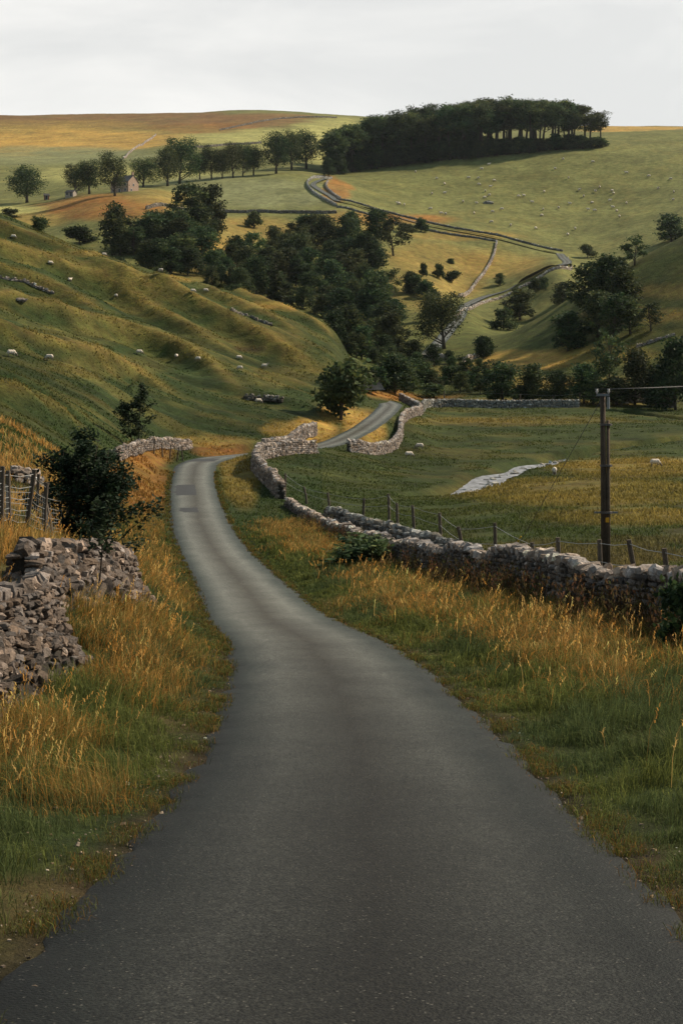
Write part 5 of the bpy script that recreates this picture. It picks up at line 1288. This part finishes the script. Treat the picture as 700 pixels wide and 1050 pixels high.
# ------------------------------------------------------------------ sky, sun, camera
SUN_AZ, SUN_EL = 66., 41.        # degrees clockwise from straight ahead (+Y), and above the horizon
wd = bpy.data.worlds.new('World'); SC.world = wd; wd.use_nodes = True
nt = wd.node_tree; nd = nt.nodes; lk = nt.links; nd.clear()
out = nd.new('ShaderNodeOutputWorld'); bg = nd.new('ShaderNodeBackground'); bg.inputs['Strength'].default_value = .086
sk = nd.new('ShaderNodeTexSky'); sk.sky_type = 'NISHITA'; sk.sun_disc = False; sk.sun_elevation = R(SUN_EL); sk.sun_rotation = R(SUN_AZ)
tc = nd.new('ShaderNodeTexCoord'); mp = nd.new('ShaderNodeMapping'); mp.inputs['Scale'].default_value = (1, 1, 2.6); mp.inputs['Location'].default_value = (.3, .1, .4)
lk.new(tc.outputs['Generated'], mp.inputs['Vector'])
nz = nd.new('ShaderNodeTexNoise'); nz.inputs['Scale'].default_value = 4.2; nz.inputs['Detail'].default_value = 7; nz.inputs['Roughness'].default_value = .55; nz.inputs['Distortion'].default_value = .4
lk.new(mp.outputs['Vector'], nz.inputs['Vector'])
rp = nd.new('ShaderNodeValToRGB'); rp.color_ramp.elements[0].position = .38; rp.color_ramp.elements[0].color = (7.6, 7.6, 7.4, 1); rp.color_ramp.elements[1].position = .64; rp.color_ramp.elements[1].color = (9.5, 9.35, 8.95, 1)
lk.new(nz.outputs['Fac'], rp.inputs['Fac'])
mx = nd.new('ShaderNodeMix'); mx.data_type = 'RGBA'; mx.inputs['Factor'].default_value = .93
lk.new(sk.outputs['Color'], mx.inputs['A']); lk.new(rp.outputs['Color'], mx.inputs['B'])
sx = nd.new('ShaderNodeSeparateXYZ'); lk.new(tc.outputs['Generated'], sx.inputs[0])
def rng(src, a, b, c, d):
    m = nd.new('ShaderNodeMapRange'); m.interpolation_type = 'SMOOTHSTEP'
    for k, v in zip(('From Min', 'From Max', 'To Min', 'To Max'), (a, b, c, d)): m.inputs[k].default_value = v
    lk.new(src, m.inputs['Value']); return m.outputs['Result']
# unseen sky overhead and behind dimmed and cooled to cut fill, bright ahead
ml = nd.new('ShaderNodeMath'); ml.operation = 'MULTIPLY'; lk.new(rng(sx.outputs['Z'], .28, .75, 1., .48), ml.inputs[0]); lk.new(rng(sx.outputs['Y'], -.5, .45, .55, 1.), ml.inputs[1])
sc_ = nd.new('ShaderNodeVectorMath'); sc_.operation = 'SCALE'; lk.new(mx.outputs['Result'], sc_.inputs[0]); lk.new(ml.outputs[0], sc_.inputs['Scale'])
tm = nd.new('ShaderNodeMix'); tm.data_type = 'RGBA'; tm.inputs['A'].default_value = (.70, .98, 1.22, 1); tm.inputs['B'].default_value = (1, 1, 1, 1)
lk.new(rng(ml.outputs[0], .45, .95, 0., 1.), tm.inputs['Factor'])
vm = nd.new('ShaderNodeVectorMath'); vm.operation = 'MULTIPLY'; lk.new(sc_.outputs['Vector'], vm.inputs[0]); lk.new(tm.outputs['Result'], vm.inputs[1])
lk.new(vm.outputs['Vector'], bg.inputs['Color']); lk.new(bg.outputs[0], out.inputs['Surface'])
sl = bpy.data.lights.new('sun', 'SUN'); sl.energy = 5.0; sl.angle = R(4); sl.color = (1., .87, .69)
so = bpy.data.objects.new('sun', sl); COL.objects.link(so)
sd = Vector((math.sin(R(SUN_AZ)) * math.cos(R(SUN_EL)), math.cos(R(SUN_AZ)) * math.cos(R(SUN_EL)), math.sin(R(SUN_EL))))
so.rotation_euler = (-sd).to_track_quat('-Z', 'Y').to_euler(); so.location = (20, -10, 60)

cam = bpy.data.cameras.new('camera'); co = bpy.data.objects.new('camera', cam); COL.objects.link(co)
co.location = (0, 0, 0); co.rotation_euler = (R(90), 0, 0)
cam.sensor_fit = 'VERTICAL'; cam.sensor_height = 36; cam.sensor_width = 24; cam.lens = F / 1050 * 36
cam.shift_y = -(525 - YH) / 1050; cam.clip_start = .1; cam.clip_end = 12000
SC.camera = co
vs = SC.view_settings; vs.view_transform = 'Standard'; vs.look = 'None'; vs.exposure = .33; vs.gamma = 1; vs.use_curve_mapping = False
SC.cycles.use_denoising = True; SC.cycles.max_bounces = 5; SC.cycles.diffuse_bounces = 2; SC.cycles.transparent_max_bounces = 4
